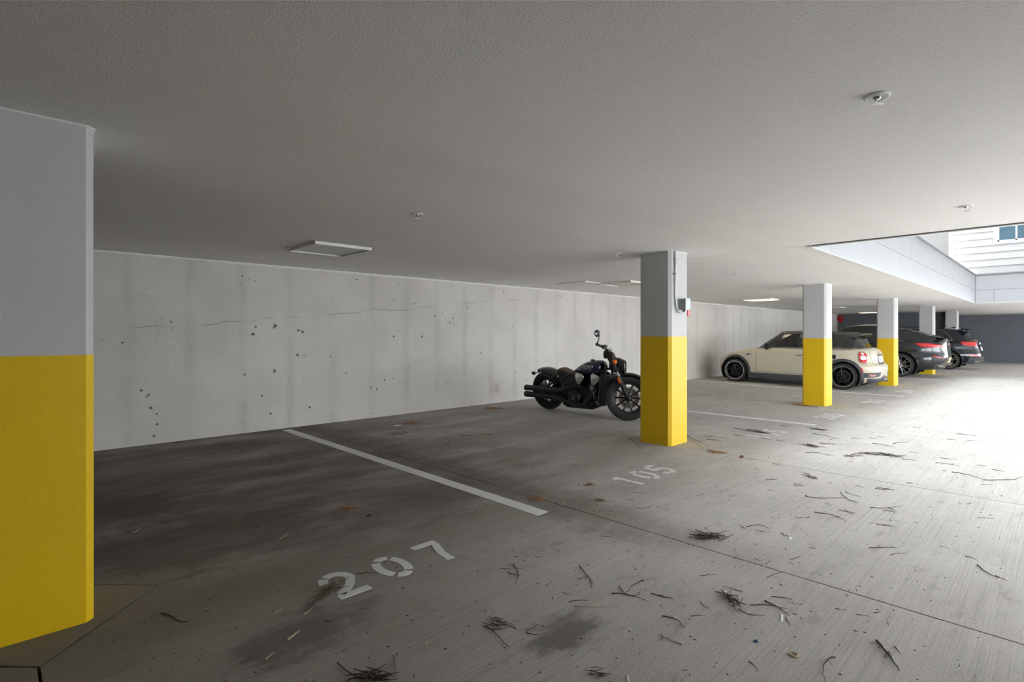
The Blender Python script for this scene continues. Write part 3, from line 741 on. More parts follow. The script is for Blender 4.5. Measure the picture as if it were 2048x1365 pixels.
for s in (-1, 1): bp_(MB().prism([(-.44, .60), (-.16, .655), (-.02, .64), (-.06, .46), (-.34, .44)], s*.06, s*.125), 'side_panel', SAT, smooth=False, bevel=.012)
# exhausts on the right
def pipe(path, rad_, nm): return bp_(MB().tube(catmull(path, 6), rad_, 16), nm, EXH)
up = pipe([(.19, -1.10, .375), (.195, -.75, .380), (.195, -.45, .378), (.185, -.30, .395), (.17, -.14, .45), (.12, -.05, .50)], [.047]*14+[.045]*4+[.036]*5+[.030]*8, 'upper_exhaust')
lo = pipe([(.19, -1.115, .268), (.195, -.75, .272), (.195, -.48, .270), (.185, -.28, .235), (.18, -.06, .175), (.175, .10, .20), (.16, .22, .33), (.12, .30, .45)], [.047]*14+[.044]*4+[.034]*6+[.030]*19, 'lower_exhaust')
for o_, z_, y_ in ((up, .375, -1.10), (lo, .268, -1.115)):
    bp_(MB().lathe([(.049, 0), (.049, .05), (.040, .05), (.040, 0)], (.19, y_-.004, z_), 'y', 24, closed=True), 'tip_ring', SAT, o_)
    bp_(MB().lathe([(.034, .0), (.034, .004)], (.19, y_+.02, z_), 'y', 20), 'bore', DARKJ, o_)
bp_(MB().prism([(-.50, .30), (-.40, .36), (-.38, .30), (-.45, .25)], .14, .18), 'exhaust_bracket', SAT, smooth=False)
for s in (-1, 1):
    fp = bp_(MB().tube([(s*.14, .27, .24), (s*.22, .29, .245), (s*.30, .29, .25)], .014, 8), 'foot_peg', CASE)
    bp_(MB().tube([(s*.17, .30, .26), (s*.18, .38, .24), (s*.24, .38, .245)], .007, 6), 'foot_lever', POL, fp)
ks = bp_(MB().tube([(-.13, -.15, .16), (-.22, -.10, .08), (-.40, .02, .058)], .011, 8), 'kickstand', SAT)
bp_(MB().cbox((-.41, .03, .056), (.06, .06, .012)), 'kickstand_foot', SAT, ks, smooth=False)
# steered front end
S = STEER
for s in (-1, 1):
    top = AX0+Vector((s*.105, .035, .02)); ax = Vector((s*.105, FW[1], FW[2])); d = ax-top
    fk = bp_(MB().tube([top+d*.42, top+d*.55], .0235, 14), 'fork_tube', POL, M=S)
    bp_(MB().tube([top+d*.53, top+d*.62, top+d*.98], [.032, .031, .029], 14), 'fork_slider', SAT, fk, M=S)
    bp_(MB().tube([top-d*.02, top+d*.43], [.033, .033], 14), 'fork_cover', BLK, fk, M=S)
    bp_(MB().cyl(top+d*.97+Vector((-s*.02, 0, 0)), top+d*.97+Vector((s*.035, 0, 0)), .022, 12), 'axle_clamp', CASE, fk, M=S)
    rp_ = top+d*.60+Vector((s*.020, -.012, 0)); bp_(MB().tube([rp_-d*.05, rp_+d*.08], [.016, .016], 8, flat=1.2), 'fork_reflector', AMB, fk, M=S)
    sp = top+d*.20+Vector((s*.045, .02, 0)); sg = bp_(MB().lathe([(.012, -.035), (.026, -.026), (.030, -.016), (.024, -.014)], tuple(sp), 'y', 18), 'turn_signal', BLK, M=S)
    bp_(MB().lathe([(.028, -.034), (.034, -.02), (.034, .005), (.026, .018), (.010, .024)], (sp.x, sp.y+.018, sp.z), 'y', 18), 'lens', AMB, sg, M=S)
    bp_(MB().tube([top+d*.20+Vector((s*.02, 0, 0)), sp], .009, 6), 'signal_stalk', SAT, sg, M=S)
    # handlebar half, grip, levers, bar-end mirror
    hb = bp_(MB().tube(catmull([(s*.04, .475, .975), (s*.09, .475, .995), (s*.16, .455, 1.015), (s*.25, .425, 1.03)], 5), .0125, 10), 'handlebar', SAT, M=S)
    bp_(MB().tube([(s*.245, .427, 1.029), (s*.365, .375, 1.045)], [.018, .018], 12), 'grip', TYRE, hb, M=S)
    bp_(MB().tube([(s*.205, .442, 1.022), (s*.255, .424, 1.03)], [.026, .024], 10), 'switch_pod', SAT, hb, M=S)
    bp_(MB().tube(catmull([(s*.19, .47, 1.03), (s*.25, .485, 1.03), (s*.35, .435, 1.04)], 4), .0065, 6), 'brake_lever', BLK, hb, M=S)
    bp_(MB().tube([(s*.165, .475, 1.045), (s*.215, .455, 1.052)], [.022, .020], 8), 'fluid_reservoir', mat('dull_alloy', (.42, .42, .41), .42, .8), hb, M=S)
    bp_(MB().cyl((s*.362, .376, 1.044), (s*.388, .365, 1.047), .021, 12), 'bar_end', SAT, hb, M=S)
    if s < 0: continue
    mr = bp_(MB().tube(catmull([(s*.378, .370, 1.05), (s*.388, .385, 1.085), (s*.392, .400, 1.15), (s*.388, .392, 1.205)], 4), [.013]*4+[.009]*9, 8), 'mirror', BLK, M=S)
    nrm = Vector((-s*.75, -1, .05)).normalized(); mc = Vector((s*.375, .365, 1.205)); MM = S @ Matrix.Translation(mc) @ nrm.to_track_quat('X', 'Z').to_matrix().to_4x4()
    bp_(MB().lathe([(.030, -.016), (.050, -.008), (.053, .002), (.050, .006)], (0, 0, 0), 'x', 28), 'mirror_shell', BLK, mr, M=MM)
    bp_(MB().lathe([(.048, .0065), (.047, .008)], (0, 0, 0), 'x', 28), 'mirror_glass', mat('mirror_silver', (.16, .16, .18), .12, .9), mr, M=MM)
for t in (.04, .36):
    c = AX0+Vector((0, .035, .02))+(Vector((0, FW[1], FW[2]))-AX0-Vector((0, .035, .02)))*t
    bp_(MB().cbox(tuple(c), (.27, .085, .045)), 'fork_yoke', SAT, M=S, smooth=False, bevel=.01)
bp_(MB().cyl(AX0-AXD*.03, AX0+AXD*.24, .034, 14), 'steering_head', SAT)
hl = bp_(MB().lathe([(.045, -.09), (.082, -.06), (.098, -.01), (.100, .035), (.094, .05)], (0, .64, .785), 'y', 32), 'headlamp', BLK, M=S)
bp_(MB().lathe([(.090, .046), (.086, .058), (.06, .070), (.02, .076)], (0, .64, .785), 'y', 32), 'lens', LENS, hl, M=S)
rr = []
for (y, hw, zt, zb, cz) in ((.50, .085, .895, .72, .82), (.56, .115, .905, .69, .81), (.64, .125, .900, .675, .79), (.70, .120, .875, .672, .78), (.725, .115, .86, .675, .775)):
    ring = []
    for k in range(24):
        a = 2*PI*k/24; c_, s_ = math.cos(a), math.sin(a); ring.append((hw*math.copysign(abs(c_)**.75, c_), y, cz+((zt-cz) if s_ > 0 else (cz-zb))*math.copysign(abs(s_)**.75, s_)))
    rr.append(ring)
inn = [[(p[0]*.90, p[1], .785+(p[2]-.785)*.90) for p in r] for r in reversed(rr)]
bp_(MB().rings(rr+inn, cap=False, closed=True), 'headlamp_nacelle', BLK, hl, M=S)
gz = bp_(MB().lathe([(.03, .06), (.058, .05), (.062, .0), (.058, -.02), (.05, -.022)], (0, .43, .945), 'y', 26), 'instrument', SAT, M=S)
bp_(MB().lathe([(.048, -.0225), (.046, -.024)], (0, .43, .945), 'y', 24), 'dial', mat('dial_dark', (.02, .02, .025), .1), gz, M=S)
for s in (-1, 1):
    bp_(MB().tube(catmull([(s*.20, .45, 1.02), (s*.13, .535, .97), (s*.06, .55, .88), (s*.04, .50, .80)], 5), .006, 6), 'cable', SAT, M=S)

# ------------------------------------------------------------------ cars (local: x to the right, y forward, z up; origin on the floor under the middle)
GLT = mat_glass('tinted_glass', (.50, .56, .52), .10); GLD = mat_glass('privacy_glass', (.05, .06, .06), .09, .75)
CREAM = mat('cream_paint', (.56, .515, .40), .35, 0, .02, 3, coat=.6); CLAD = mat('dark_grey_cladding', (.055, .06, .068), .6); ROOFD = mat('dusty_dark_roof', (.085, .078, .068), .55, 0, .3, 5)
GREYP = mat('dark_grey_metallic', (.030, .034, .040), .22, .55, .15, 4, coat=1.0); BLUEP = mat('dark_blue_metallic', (.010, .016, .024), .16, .5, .15, 4, coat=1.0)
SEAM = mat('panel_gap', (.02, .02, .02), .8); PLATE = mat('plate_white', (.80, .80, .78), .4); PLY = mat('plate_buff', (.78, .66, .38), .4); PMARK = mat('plate_print', (.20, .22, .35), .5)
WELLM = mat('wheel_well', (.01, .01, .01), .9); TLR = mat('tail_lamp_red', (.62, .025, .03), .12, coat=.8); TLW = mat('tail_lamp_white', (.80, .74, .72), .12, coat=.8); SEATM = mat('cabin_trim', (.05, .052, .05), .8)
DKDISC = mat('dark_disc_steel', (.10, .095, .09), .5, .6); RIMS = mat('rim_silver', (.55, .55, .54), .25, .9); RIMB = mat('rim_black', (.02, .02, .022), .3, .3)  # car brake discs take a darker steel tone
def lerp_tab(tab, y):
    if y <= tab[0][0]: return tab[0][1]
    for (a, va), (b, vb) in zip(tab[:-1], tab[1:]):
        if y <= b: return va+(vb-va)*(y-a)/(b-a)
    return tab[-1][1]
def smooth_tab(tab, n=40):
    P = catmull([(a, b, 0) for a, b in tab], 6); return [(p.x, p.y) for p in P]
def sloop(W, Lf, Lr, nf, nr, N):
    pts = []
    for k in range(1600):
        t = 2*PI*k/1600; c, s = math.cos(t), math.sin(t); n = nf if s > 0 else nr; L = Lf if s > 0 else Lr
        pts.append((W*math.copysign(abs(c)**(2/n), c), L*math.copysign(abs(s)**(2/n), s)))
    q = [0]
    for a, b in zip(pts, pts[1:]+pts[:1]): q.append(q[-1]+math.dist(a, b))
    out = []; j = 0
    for k in range(N):
        d = q[-1]*k/N
        while q[j+1] < d: j += 1
        a, b = pts[j], pts[(j+1) % 1600]; f = (d-q[j])/max(1e-9, q[j+1]-q[j]); out.append((a[0]+(b[0]-a[0])*f, a[1]+(b[1]-a[1])*f))
    return out
def bake(o, mods):
    """apply modifiers by evaluating the object"""
    bpy.context.view_layer.update(); dg = bpy.context.evaluated_depsgraph_get()
    me = bpy.data.meshes.new_from_object(o.evaluated_get(dg)); old = o.data; o.modifiers.clear(); o.data = me; bpy.data.meshes.remove(old); return o
def shade(me, ang=38):
    bm = bmesh.new(); bm.from_mesh(me); lim = math.radians(ang)
    for f in bm.faces: f.smooth = True
    for e in bm.edges: e.smooth = not (len(e.link_faces) == 2 and e.calc_face_angle(0) > lim)
    bm.to_mesh(me); bm.free()
def car_body(root, lv, belt, zb, crown, paint, wheels, arch_r, N=96, W=.84):
    """lv: rows of (W, Lf, Lr, nf, nr, z or ('b',fraction)); top closed over with a crown; wheel arches cut out"""
    mb = MB(); rings = []
    for (w, lf, lr, nf, nr, z) in lv:
        L = sloop(w, lf, lr, nf, nr, N)
        rings.append([(x, y, z if not isinstance(z, tuple) else zb+(lerp_tab(belt, y)-zb)*z[1]) for x, y in L])
    top = rings[-1]; w = lv[-1][0]
    for f in (.8, .5, .2): rings.append([(p[0]*f, p[1]*(1-.02*(1-f)), p[2]+crown*(1-f*f)) for p in top])
    mb.rings(rings); me = mb.mesh('body'); o = link('body', me, paint, root)
    m = o.modifiers.new('s', 'SUBSURF'); m.levels = m.render_levels = 1
    cut = MB()
    for (y, z) in wheels: cut.lathe([(arch_r, -W*1.3), (arch_r, W*1.3)], (0, y, z), 'x', 40)
    co = cut.build('cutter', WELLM); co.parent = root
    b = o.modifiers.new('b', 'BOOLEAN'); b.object = co; b.operation = 'DIFFERENCE'; b.solver = 'EXACT'
    bake(o, None); bpy.data.objects.remove(co); shade(o.data)
    # dark liners inside the arches
    for (y, z) in wheels:
        for s in (-1, 1):
            q = MB(); rr = []
            for xx in (W-.30, W-.012):
                rr.append([(s*xx, y+(arch_r+.004)*math.cos(a), z+(arch_r+.004)*math.sin(a)) for a in [PI*(-.22+1.44*k/24) for k in range(25)]])
            n = 25
            for r in rr: q.v += r
            for k in range(n-1): q.f.append((k, k+1, n+k+1, n+k))
            q.f.append(tuple(range(n)))
            q.build('wheel_well', WELLM, root)
    return o
def bvh_of(o):
    bpy.context.view_layer.update(); return BVHTree.FromObject(o, bpy.context.evaluated_depsgraph_get())
def proj(bv, p, d, off, back=2.5):
    d = Vector(d).normalized(); h = bv.ray_cast(Vector(p)-d*back, d)
    if h[0] is None:
        q = bv.find_nearest(Vector(p)); return q[0]+q[1]*off
    n = h[1] if h[1].dot(d) < 0 else -h[1]
    return h[0]+n*off
def decal(bv, pts, d, off, name, m, par, rings=4, dome=0.0):
    """closed outline (3D points near the surface) pressed along d onto the surface; has its own thickness"""
    Q = [Vector(p) for p in pts]; c = sum(Q, Vector())/len(Q); R = []; P = []
    for a, b in zip(Q, Q[1:]+Q[:1]):
        k_ = max(1, int((b-a).length/.035)) if rings > 1 else 1
        P += [a+(b-a)*k/k_ for k in range(k_)]
    if max((p-c).length for p in P) > .25: rings = max(rings, 7)
    R.append([proj(bv, p, d, -.006) for p in P]); R.append([proj(bv, p, d, off*.7) for p in P])
    for k in range(rings):
        f = 1-(k+.12)/rings if k else .96
        R.append([proj(bv, c+(p-c)*f, d, off+dome*(1-f*f)) for p in P])
    return MB().rings(R).build(name, m, par, smooth=True, angle=50)
def seam(bv, pts, d, name, m, par, r=.0035, n=10, off=.0):
    P = []
    for a, b in zip(pts[:-1], pts[1:]):
        for k in range(n): P.append(Vector(a)+(Vector(b)-Vector(a))*k/n)
    P.append(Vector(pts[-1])); return MB().tube([proj(bv, p, d, off) for p in P], r, 5).build(name, m, par)
def wrap_strip(bv, c, a0, a1, ztop, zbot, off, name, m, par, n=48, nz=6):
    R = []
    for i in range(n+1):
        t = i/n; a = math.radians(a0+(a1-a0)*t); d = Vector((math.cos(a), math.sin(a), 0)); col = []
        for j in range(nz+1):
            z = zbot+(ztop(t)-zbot)*j/nz; p = proj(bv, (c[0], c[1], z), -d, off*(.3 if j in (0, nz) else 1)); col.append(p)
        q = [p-d*.02 for p in reversed(col)]; R.append(col+q)
    return MB().rings(R).build(name, m, par, smooth=True, angle=50)
def oval(c, u, v, ru, rv, n=20, tilt=0.0, p=1.0):
    c, u, v = Vector(c), Vector(u), Vector(v); out = []
    for k in range(n):
        a = 2*PI*k/n; ca, sa = math.cos(a), math.sin(a); ca, sa = math.copysign(abs(ca)**p, ca), math.copysign(abs(sa)**p, sa)
        x, y = ru*ca, rv*sa; out.append(c+u*(x*math.cos(tilt)-y*math.sin(tilt))+v*(x*math.sin(tilt)+y*math.cos(tilt)))
    return out
def car_wheel(root, s, c, R, w, rimR, style):
    h = w/2; x0_ = c[0]-s*h     # c is the outer face centre
    cc = (x0_, c[1], c[2])
    prof = [(rimR-.008, -h*.85), (rimR+.012, -h*.97), (R-.045, -h), (R-.012, -h*.90), (R, -h*.62), (R, h*.62), (R-.012, h*.90), (R-.045, h), (rimR+.012, h*.97), (rimR-.008, h*.85)]
    ty = MB().lathe(prof, cc, 'x', 48, closed=True).build('wheel', TYRE, root, smooth=True); tag(ty, 'black tyre')
    lipm = RIMS
    MB().lathe([(rimR+.010, s*h*.80), (rimR+.008, s*h*.93), (rimR-.012, s*h*.93), (rimR-.024, s*h*.70), (rimR-.012, s*h*.60)], cc, 'x', 48, closed=True).build('rim_lip', lipm, ty, smooth=True)
    MB().lathe([(rimR-.010, -s*h*.8), (rimR-.012, s*h*.72), (rimR-.030, s*h*.6), (rimR-.030, -s*h*.7)], cc, 'x', 40, closed=True).build('rim_barrel', RIMB, ty, smooth=True)
    MB().lathe([(.11, -.006), (.145, -.006), (.145, .006), (.11, .006)], (cc[0]+s*h*.05, cc[1], cc[2]), 'x', 36, closed=True).build('brake_disc', DKDISC, ty, smooth=True)
    MB().lathe([(.11, -.05), (.11, .03), (.03, .04)], (cc[0]-s*h*.2, cc[1], cc[2]), 'x', 24).build('hub', WELLM, ty)
    n, tw, m, wd, sp = style     # spokes, twin offset, material, width, y flatten
    xf = cc[0]+s*h*.66
    for k in range(n):
        a = 2*PI*k/n+PI/2
        for q in ((-tw, tw) if tw else (0,)):
            d = Vector((0, math.cos(a), math.sin(a))); t_ = Vector((0, -math.sin(a), math.cos(a)))
            p0 = Vector((xf+s*.012, c[1], c[2]))+d*.035+t_*q*.35; p1 = Vector((xf+s*.010, c[1], c[2]))+d*(rimR*.55)+t_*q*.8; p2 = Vector((xf+s*.022, c[1], c[2]))+d*(rimR-.012)+t_*q*sp
            MB().tube([p0, p1, p2], [wd*1.15, wd, wd*1.05], 6, flat=.7).build('spoke', m, ty, smooth=True)
    MB().lathe([(.055, -s*.012), (.052, s*.012), (.03, s*.022), (.008, s*.023)], (xf, c[1], c[2]), 'x', 24).build('centre_cap', m, ty, smooth=True)
    for k in range(5):
        a = 2*PI*k/5; MB().cyl((xf+s*.012, c[1]+.042*math.cos(a), c[2]+.042*math.sin(a)), (xf+s*.022, c[1]+.042*math.cos(a), c[2]+.042*math.sin(a)), .006, 6).build('wheel_bolt', RIMS, ty)
    return ty
def greenhouse(root, base, roof, lev, N, zr, mats, bulge, roofm, crown, split=None, rear_glass_y=None, roofmin=None):
    """base/roof: (W,Lf,Lr,nf,nr,yc) outlines; base z and roof z are functions of y; glass faces sorted by the way they face"""
    B = [(x, y+base[5]) for x, y in sloop(*base[:5], N)]; T = [(x, y+roof[5]) for x, y in sloop(*roof[:5], N)]
    rings = []
    for k in range(lev+1):
        f = k/lev; b = bulge*math.sin(PI*f); ring = []
        for p, q in zip(B, T):
            x, y = p[0]+(q[0]-p[0])*f, p[1]+(q[1]-p[1])*f; z0_, z1_ = zr[0](p[1]), zr[1](q[1])
            ring.append((x*(1+b), base[5]+(y-base[5])*(1+b*.5), z0_+(z1_-z0_)*f))
        rings.append(ring)
    groups = {}
    colfl = []
    for a in range(N):
        b = (a+1) % N; km = lev//2; v = [Vector(p) for p in (rings[km][a], rings[km][b], rings[km+1][b], rings[km+1][a])]; n = (v[2]-v[0]).cross(v[3]-v[1])
        if n.dot(Vector((v[0].x, v[0].y-base[5], 0))) < 0: n = -n
        fl = Vector((n.x, n.y)); colfl.append(fl.normalized() if fl.length > 1e-9 else Vector((1, 0)))
    for k in range(lev):
        for a in range(N):
            b = (a+1) % N; quad = [rings[k][a], rings[k][b], rings[k+1][b], rings[k+1][a]]
            v = [Vector(p) for p in quad]; n = (v[2]-v[0]).cross(v[3]-v[1])
            if n.length < 1e-9: continue
            cx_ = sum(p.x for p in v)/4; cy_ = (rings[lev//2][a][1]+rings[lev//2][b][1])/2; fl = colfl[a]
            key = 'windscreen' if fl.y > .80 else 'rear_window' if fl.y < -.80 else ('a_pillar' if fl.y > .28 else 'd_pillar' if fl.y < -.34 else ('side_glass_l' if cx_ < 0 else 'side_glass_r'))
            if key.startswith(('a_p', 'd_p')): key += '_l' if cx_ < 0 else '_r'
            if split and key.startswith('side_glass'):
                key += split(cy_, f)
            groups.setdefault(key, []).append(quad)
    made = {}
    for key, quads in groups.items():
        mb = MB(); idx = {}
        for qd in quads:
            f = []
            for p in qd:
                t = tuple(round(c, 6) for c in p)
                if t not in idx: idx[t] = len(mb.v); mb.v.append(t)
                f.append(idx[t])
            if len(set(f)) > 2: mb.f.append(tuple(dict.fromkeys(f)))
        nm = key.replace('_l', '').replace('_r', '') if not key.startswith('rear_window') else 'rear_window'
        nm = {'side_gss': 'side_glass'}.get(nm, nm)
        nm = 'side_window' if key.startswith('side_glass') else 'pillar' if 'pillar' in key else key
        m = mats['pillar'] if 'pillar' in key else mats['side'] if key.startswith('side') else mats['rear'] if key == 'rear_window' else mats['front']
        if key.endswith(('_b', '_c')): m = mats['pillar']; nm = 'pillar'
        made[key] = mb.build(nm, m, root, smooth=True)
    # roof skin
    top = rings[-1]; rr = [[(p[0]*1.0, p[1], p[2]-.012) for p in top], [(p[0]*1.025, roof[5]+(p[1]-roof[5])*1.012, p[2]) for p in top]]
    for f in (.985, .93, .80, .55, .25): rr.append([(p[0]*f, roof[5]+(p[1]-roof[5])*(1-.12*(1-f)), p[2]+crown*(1-f**2.2)) for p in top])
    made['roof'] = MB().rings(rr).build('roof', roofm, root, smooth=True, angle=60)
    return made

# ---- cream hatchback
hx, hy = 14.79, 4.785
pit = math.atan2(floorz(hx, 6.05)-floorz(hx, 3.56), 2.5)
mini = empty('hatchback_car', (hx, hy, (floorz(hx, 6.05)+floorz(hx, 3.56))/2), (pit, 0, 0)); tag(mini, 'cream two-door hatchback with black wheel-arch trim and dark roof', 'car')
BELT = smooth_tab([(-1.9, .90), (-1.75, .925), (-1.45, .94), (-.4, .925), (.4, .905), (.72, .885), (.95, .875), (1.15, .845), (1.45, .775), (1.62, .70), (1.80, .62), (1.90, .58)])
LV = [(.72, 1.66, 1.68, 5, 6, .155), (.785, 1.76, 1.80, 5, 6, .165), (.815, 1.835, 1.855, 4.5, 5.5, .26), (.832, 1.865, 1.872, 4, 5, .38), (.838, 1.875, 1.875, 4, 5, .48), (.838, 1.870, 1.870, 4, 5, .545), (.836, 1.86, 1.84, 4, 5, .585),
      (.835, 1.845, 1.792, 3.8, 4.6, ('b', .16)), (.832, 1.83, 1.785, 3.6, 4.4, ('b', .45)), (.822, 1.80, 1.765, 3.4, 4.2, ('b', .75)), (.795, 1.74, 1.735, 3.2, 4.0, ('b', .93)), (.755, 1.68, 1.69, 3.0, 3.8, ('b', 1.0))]
WH = [(1.265, .302), (-1.225, .302)]
body = car_body(mini, LV, BELT, .56, .035, CREAM, WH, .345, W=.838)
bv = bvh_of(body)
gm = greenhouse(mini, (.765, 1.22, 1.245, 3.0, 5.0, -.30), (.625, .66, 1.10, 3.2, 5.0, -.30), 5, 88, (lambda y: lerp_tab(BELT, y)-.010, lambda y: 1.255+.02*max(0, 1-abs(y+.3))), dict(front=GLT, side=GLT, rear=GLT, pillar=BLK), .035, ROOFD, .075, split=lambda y, f: '_b' if -.56 < y < -.46 else ('_f' if y > -.5 else '_q'))
# roof spoiler, antenna, wiper
MB().rings([[(-.54*f, y+.05*f*f, z-.045*f*f) for f in [k/6-1 for k in range(13)]]+[(-.54*-f, y+.05*f*f, z-.045*f*f-t) for f in [k/6-1 for k in range(13)]] for (y, z, t) in ((-1.22, 1.300, .04), (-1.36, 1.300, .05), (-1.48, 1.298, .04), (-1.56, 1.300, .012))]).build('roof_spoiler', ROOFD, mini, smooth=True)
MB().tube([(0.25, -1.0, 1.325), (.25, -1.06, 1.36), (.25, -1.24, 1.62)], [.012, .006, .002], 6).build('antenna', SAT, mini)
MB().tube([(0, -1.60, .955), (-.12, -1.585, .985), (-.36, -1.575, .985)], [.012, .010, .006], 6).build('rear_wiper', BLK, mini)
SD = (1, 0, 0)      # towards +x, onto the left side
def both(fn):
    for s in (-1, 1): fn(s)
def trims(s):
    d = (-s, 0, 0)
    # arches
    for (wy, wz), nm in zip(WH, ('f', 'r')):
        rr = []
        for k in range(33):
            a = math.radians(-22+224*k/32); ring = []
            for (r, lift) in ((.338, -.02), (.340, .012), (.352, .020), (.395, .020), (.408, .012), (.410, -.01)):
                p = proj(bv, (s*.9, wy+max(r, .349)*math.cos(a), max(.17, wz+max(r, .349)*math.sin(a))), d, 0)
                ring.append((p.x+s*lift, wy+r*math.cos(a), max(.15, wz+r*math.sin(a))))
            rr.append(ring)
        MB().rings(rr).build('arch_trim', CLAD, mini, smooth=True)
    MB().prism([(s*.800, .13), (s*.835, .135), (s*.850, .20), (s*.846, .265), (s*.80, .275)], -.86, .90, 'y').build('sill_trim', CLAD, mini)
    seam(bv, [(s*.9, .735, .86), (s*.9, .70, .60), (s*.9, .735, .30)], d, 'door_gap', SEAM, mini)
    seam(bv, [(s*.9, -.50, .90), (s*.9, -.55, .55), (s*.9, -.62, .30)], d, 'door_gap', SEAM, mini)
    seam(bv, [(s*.9, .735, .30), (s*.9, -.62, .30)], d, 'door_gap', SEAM, mini)
    # belt strip, handle, scuttle grille, repeater
    MB().tube([(s*.772, .66, .893), (s*.783, .2, .915), (s*.786, -.4, .932), (s*.778, -1.2, .945), (s*.70, -1.47, .945)], .009, 6).build('belt_strip', CHR, mini, smooth=True)
    h = seam(bv, [(s*.9, -.24, .755), (s*.9, -.40, .760)], d, 'door_handle', CHR, mini, .014, 6, .020); 
    decal(bv, oval((s*.9, -.32, .765), (0, 1, 0), (0, 0, 1), .035, .026), d, .006, 'handle_cup', CHR, mini)
    sc_ = decal(bv, [(s*.9, 1.02, .70), (s*.9, .80, .71), (s*.9, .79, .765), (s*.9, .84, .785), (s*.9, .94, .765)], d, .010, 'side_scuttle', CHR, mini)
    decal(bv, [(s*.9, .98, .715), (s*.9, .88, .715), (s*.9, .86, .755), (s*.9, .93, .75)], d, .014, 'scuttle_mesh', BLK, sc_)
    decal(bv, oval((s*.9, .825, .74), (0, 1, 0), (0, 0, 1), .018, .014), d, .016, 'side_repeater', AMB, sc_)
    decal(bv, oval((s*.9, 1.60, .45), (0, 1, 0), (0, 0, 1), .035, .05), (-s*.6, -.8, 0), .006, 'marker_lamp', AMB, mini)
    decal(bv, [(s*.9, -1.555, .50), (s*.9, -1.585, .42), (s*.9, -1.615, .43), (s*.9, -1.59, .52)], d, .026, 'side_marker', REDL, mini)
    # mirror
    mm = MB().rings([[(s*x, .41+.068*math.cos(2*PI*k/14)*f, .95+.09*math.sin(2*PI*k/14)*f) for k in range(14)] for (x, f) in ((.82, .5), (.85, .92), (.92, 1.0), (.985, .85), (1.0, .45))]).build('door_mirror', BLK, mini, smooth=True)
    MB().tube([(s*.76, .46, .88), (s*.84, .44, .90)], [.03, .026], 8).build('mirror_foot', BLK, mm)
    # head lamp
    hd = decal(bv, oval((s*.62, 1.62, .665), (s*.55, -.83, 0), (0, -.35, .93), .12, .115), (-s*.35, -.75, -.55), .006, 'headlamp_ring', CHR, mini)
    decal(bv, oval((s*.62, 1.62, .665), (s*.55, -.83, 0), (0, -.35, .93), .105, .10), (-s*.35, -.75, -.55), .012, 'headlamp_lens', LENS, hd)
    # tail lamp
    dr = (-s*.62, .78, 0); u = (s*.78, .62, 0); c = (s*.755, -1.70, .742)
    t1 = decal(bv, oval(c, u, (0, 0, 1), .098, .145, 24, p=.7), dr, .008, 'tail_lamp', CHR, mini)
    decal(bv, oval(c, u, (0, 0, 1), .082, .128, 24, p=.7), dr, .016, 'red_lens', TLR, t1)
    decal(bv, oval((c[0], c[1], c[2]+.0), u, (0, 0, 1), .060, .058, 20), dr, .024, 'white_lens', TLW, t1, dome=.006)
    decal(bv, oval((c[0], c[1], c[2]+.09), u, (0, 0, 1), .034, .022, 16), dr, .021, 'upper_lens', TLW, t1)
    # rear fog insert and lower valance
    fi = decal(bv, [(s*.80, -1.86, .405), (s*.34, -1.86, .425), (s*.36, -1.86, .345), (s*.47, -1.86, .315), (s*.78, -1.86, .30)], (-s*.25, 1, 0), .008, 'bumper_insert', CLAD, mini)
    decal(bv, [(s*.72, -1.86, .375), (s*.56, -1.86, .375), (s*.56, -1.86, .335), (s*.70, -1.86, .33)], (-s*.25, 1, 0), .015, 'fog_lamp', mat('fog_lens', (.55, .25, .22), .2), fi)
    # exhaust tip
    MB().lathe([(.036, -.03), (.038, .10), (.031, .10), (.030, -.03)], (s*.055, -1.89, .225), 'y', 22, closed=True).build('exhaust_tip', POL, mini, smooth=True)
both(trims)
decal(bv, oval((-.9, -1.045, .745), (0, 1, 0), (0, 0, 1), .062, .062, 24), (1, 0, 0), .008, 'fuel_cap', CHR, mini); decal(bv, oval((-.9, -1.045, .745), (0, 1, 0), (0, 0, 1), .047, .047, 24), (1, 0, 0), .013, 'fuel_cap_centre', SAT, mini)
wrap_strip(bv, (0, -1.15), 218, 322, lambda t: .285+.045*math.exp(-((t-.5)/.13)**2), .168, .012, 'rear_valance', CLAD, mini)
pp = decal(bv, [(.20, -1.8, .80), (-.20, -1.8, .80), (-.24, -1.8, .60), (.24, -1.8, .60)], (0, 1, 0), .003, 'plate_recess', SAT, mini)
decal(bv, [(.155, -1.8, .775), (-.155, -1.8, .775), (-.155, -1.8, .625), (.155, -1.8, .625)], (0, 1, 0), .010, 'number_plate', PLATE, pp); 
for k in range(5): decal(bv, [(-.10+k*.042, -1.8, .72), (-.075+k*.042, -1.8, .72), (-.075+k*.042, -1.8, .67), (-.10+k*.042, -1.8, .67)], (0, 1, 0), .0115, 'plate_mark', PMARK, pp, rings=1)
MB().tube([proj(bv, (-.24+.08*k, -1.8, .815), (0, 1, 0), .014) for k in range(7)], .013, 8).build('hatch_handle', CHR, mini, smooth=True)
decal(bv, oval((0, -1.8, .868), (1, 0, 0), (0, 0, 1), .05, .022), (0, 1, -.3), .006, 'rear_badge', CHR, mini)
for s in (-1, 1): seam(bv, [(s*.545, -1.8, .93), (s*.56, -1.8, .75), (s*.54, -1.8, .60)], (-s*.3, 1, 0), 'hatch_gap', SEAM, mini, .003)
seam(bv, [(-.54, -1.8, .60), (0, -1.8, .592), (.54, -1.8, .60)], (0, 1, 0), 'hatch_gap', SEAM, mini, .003)
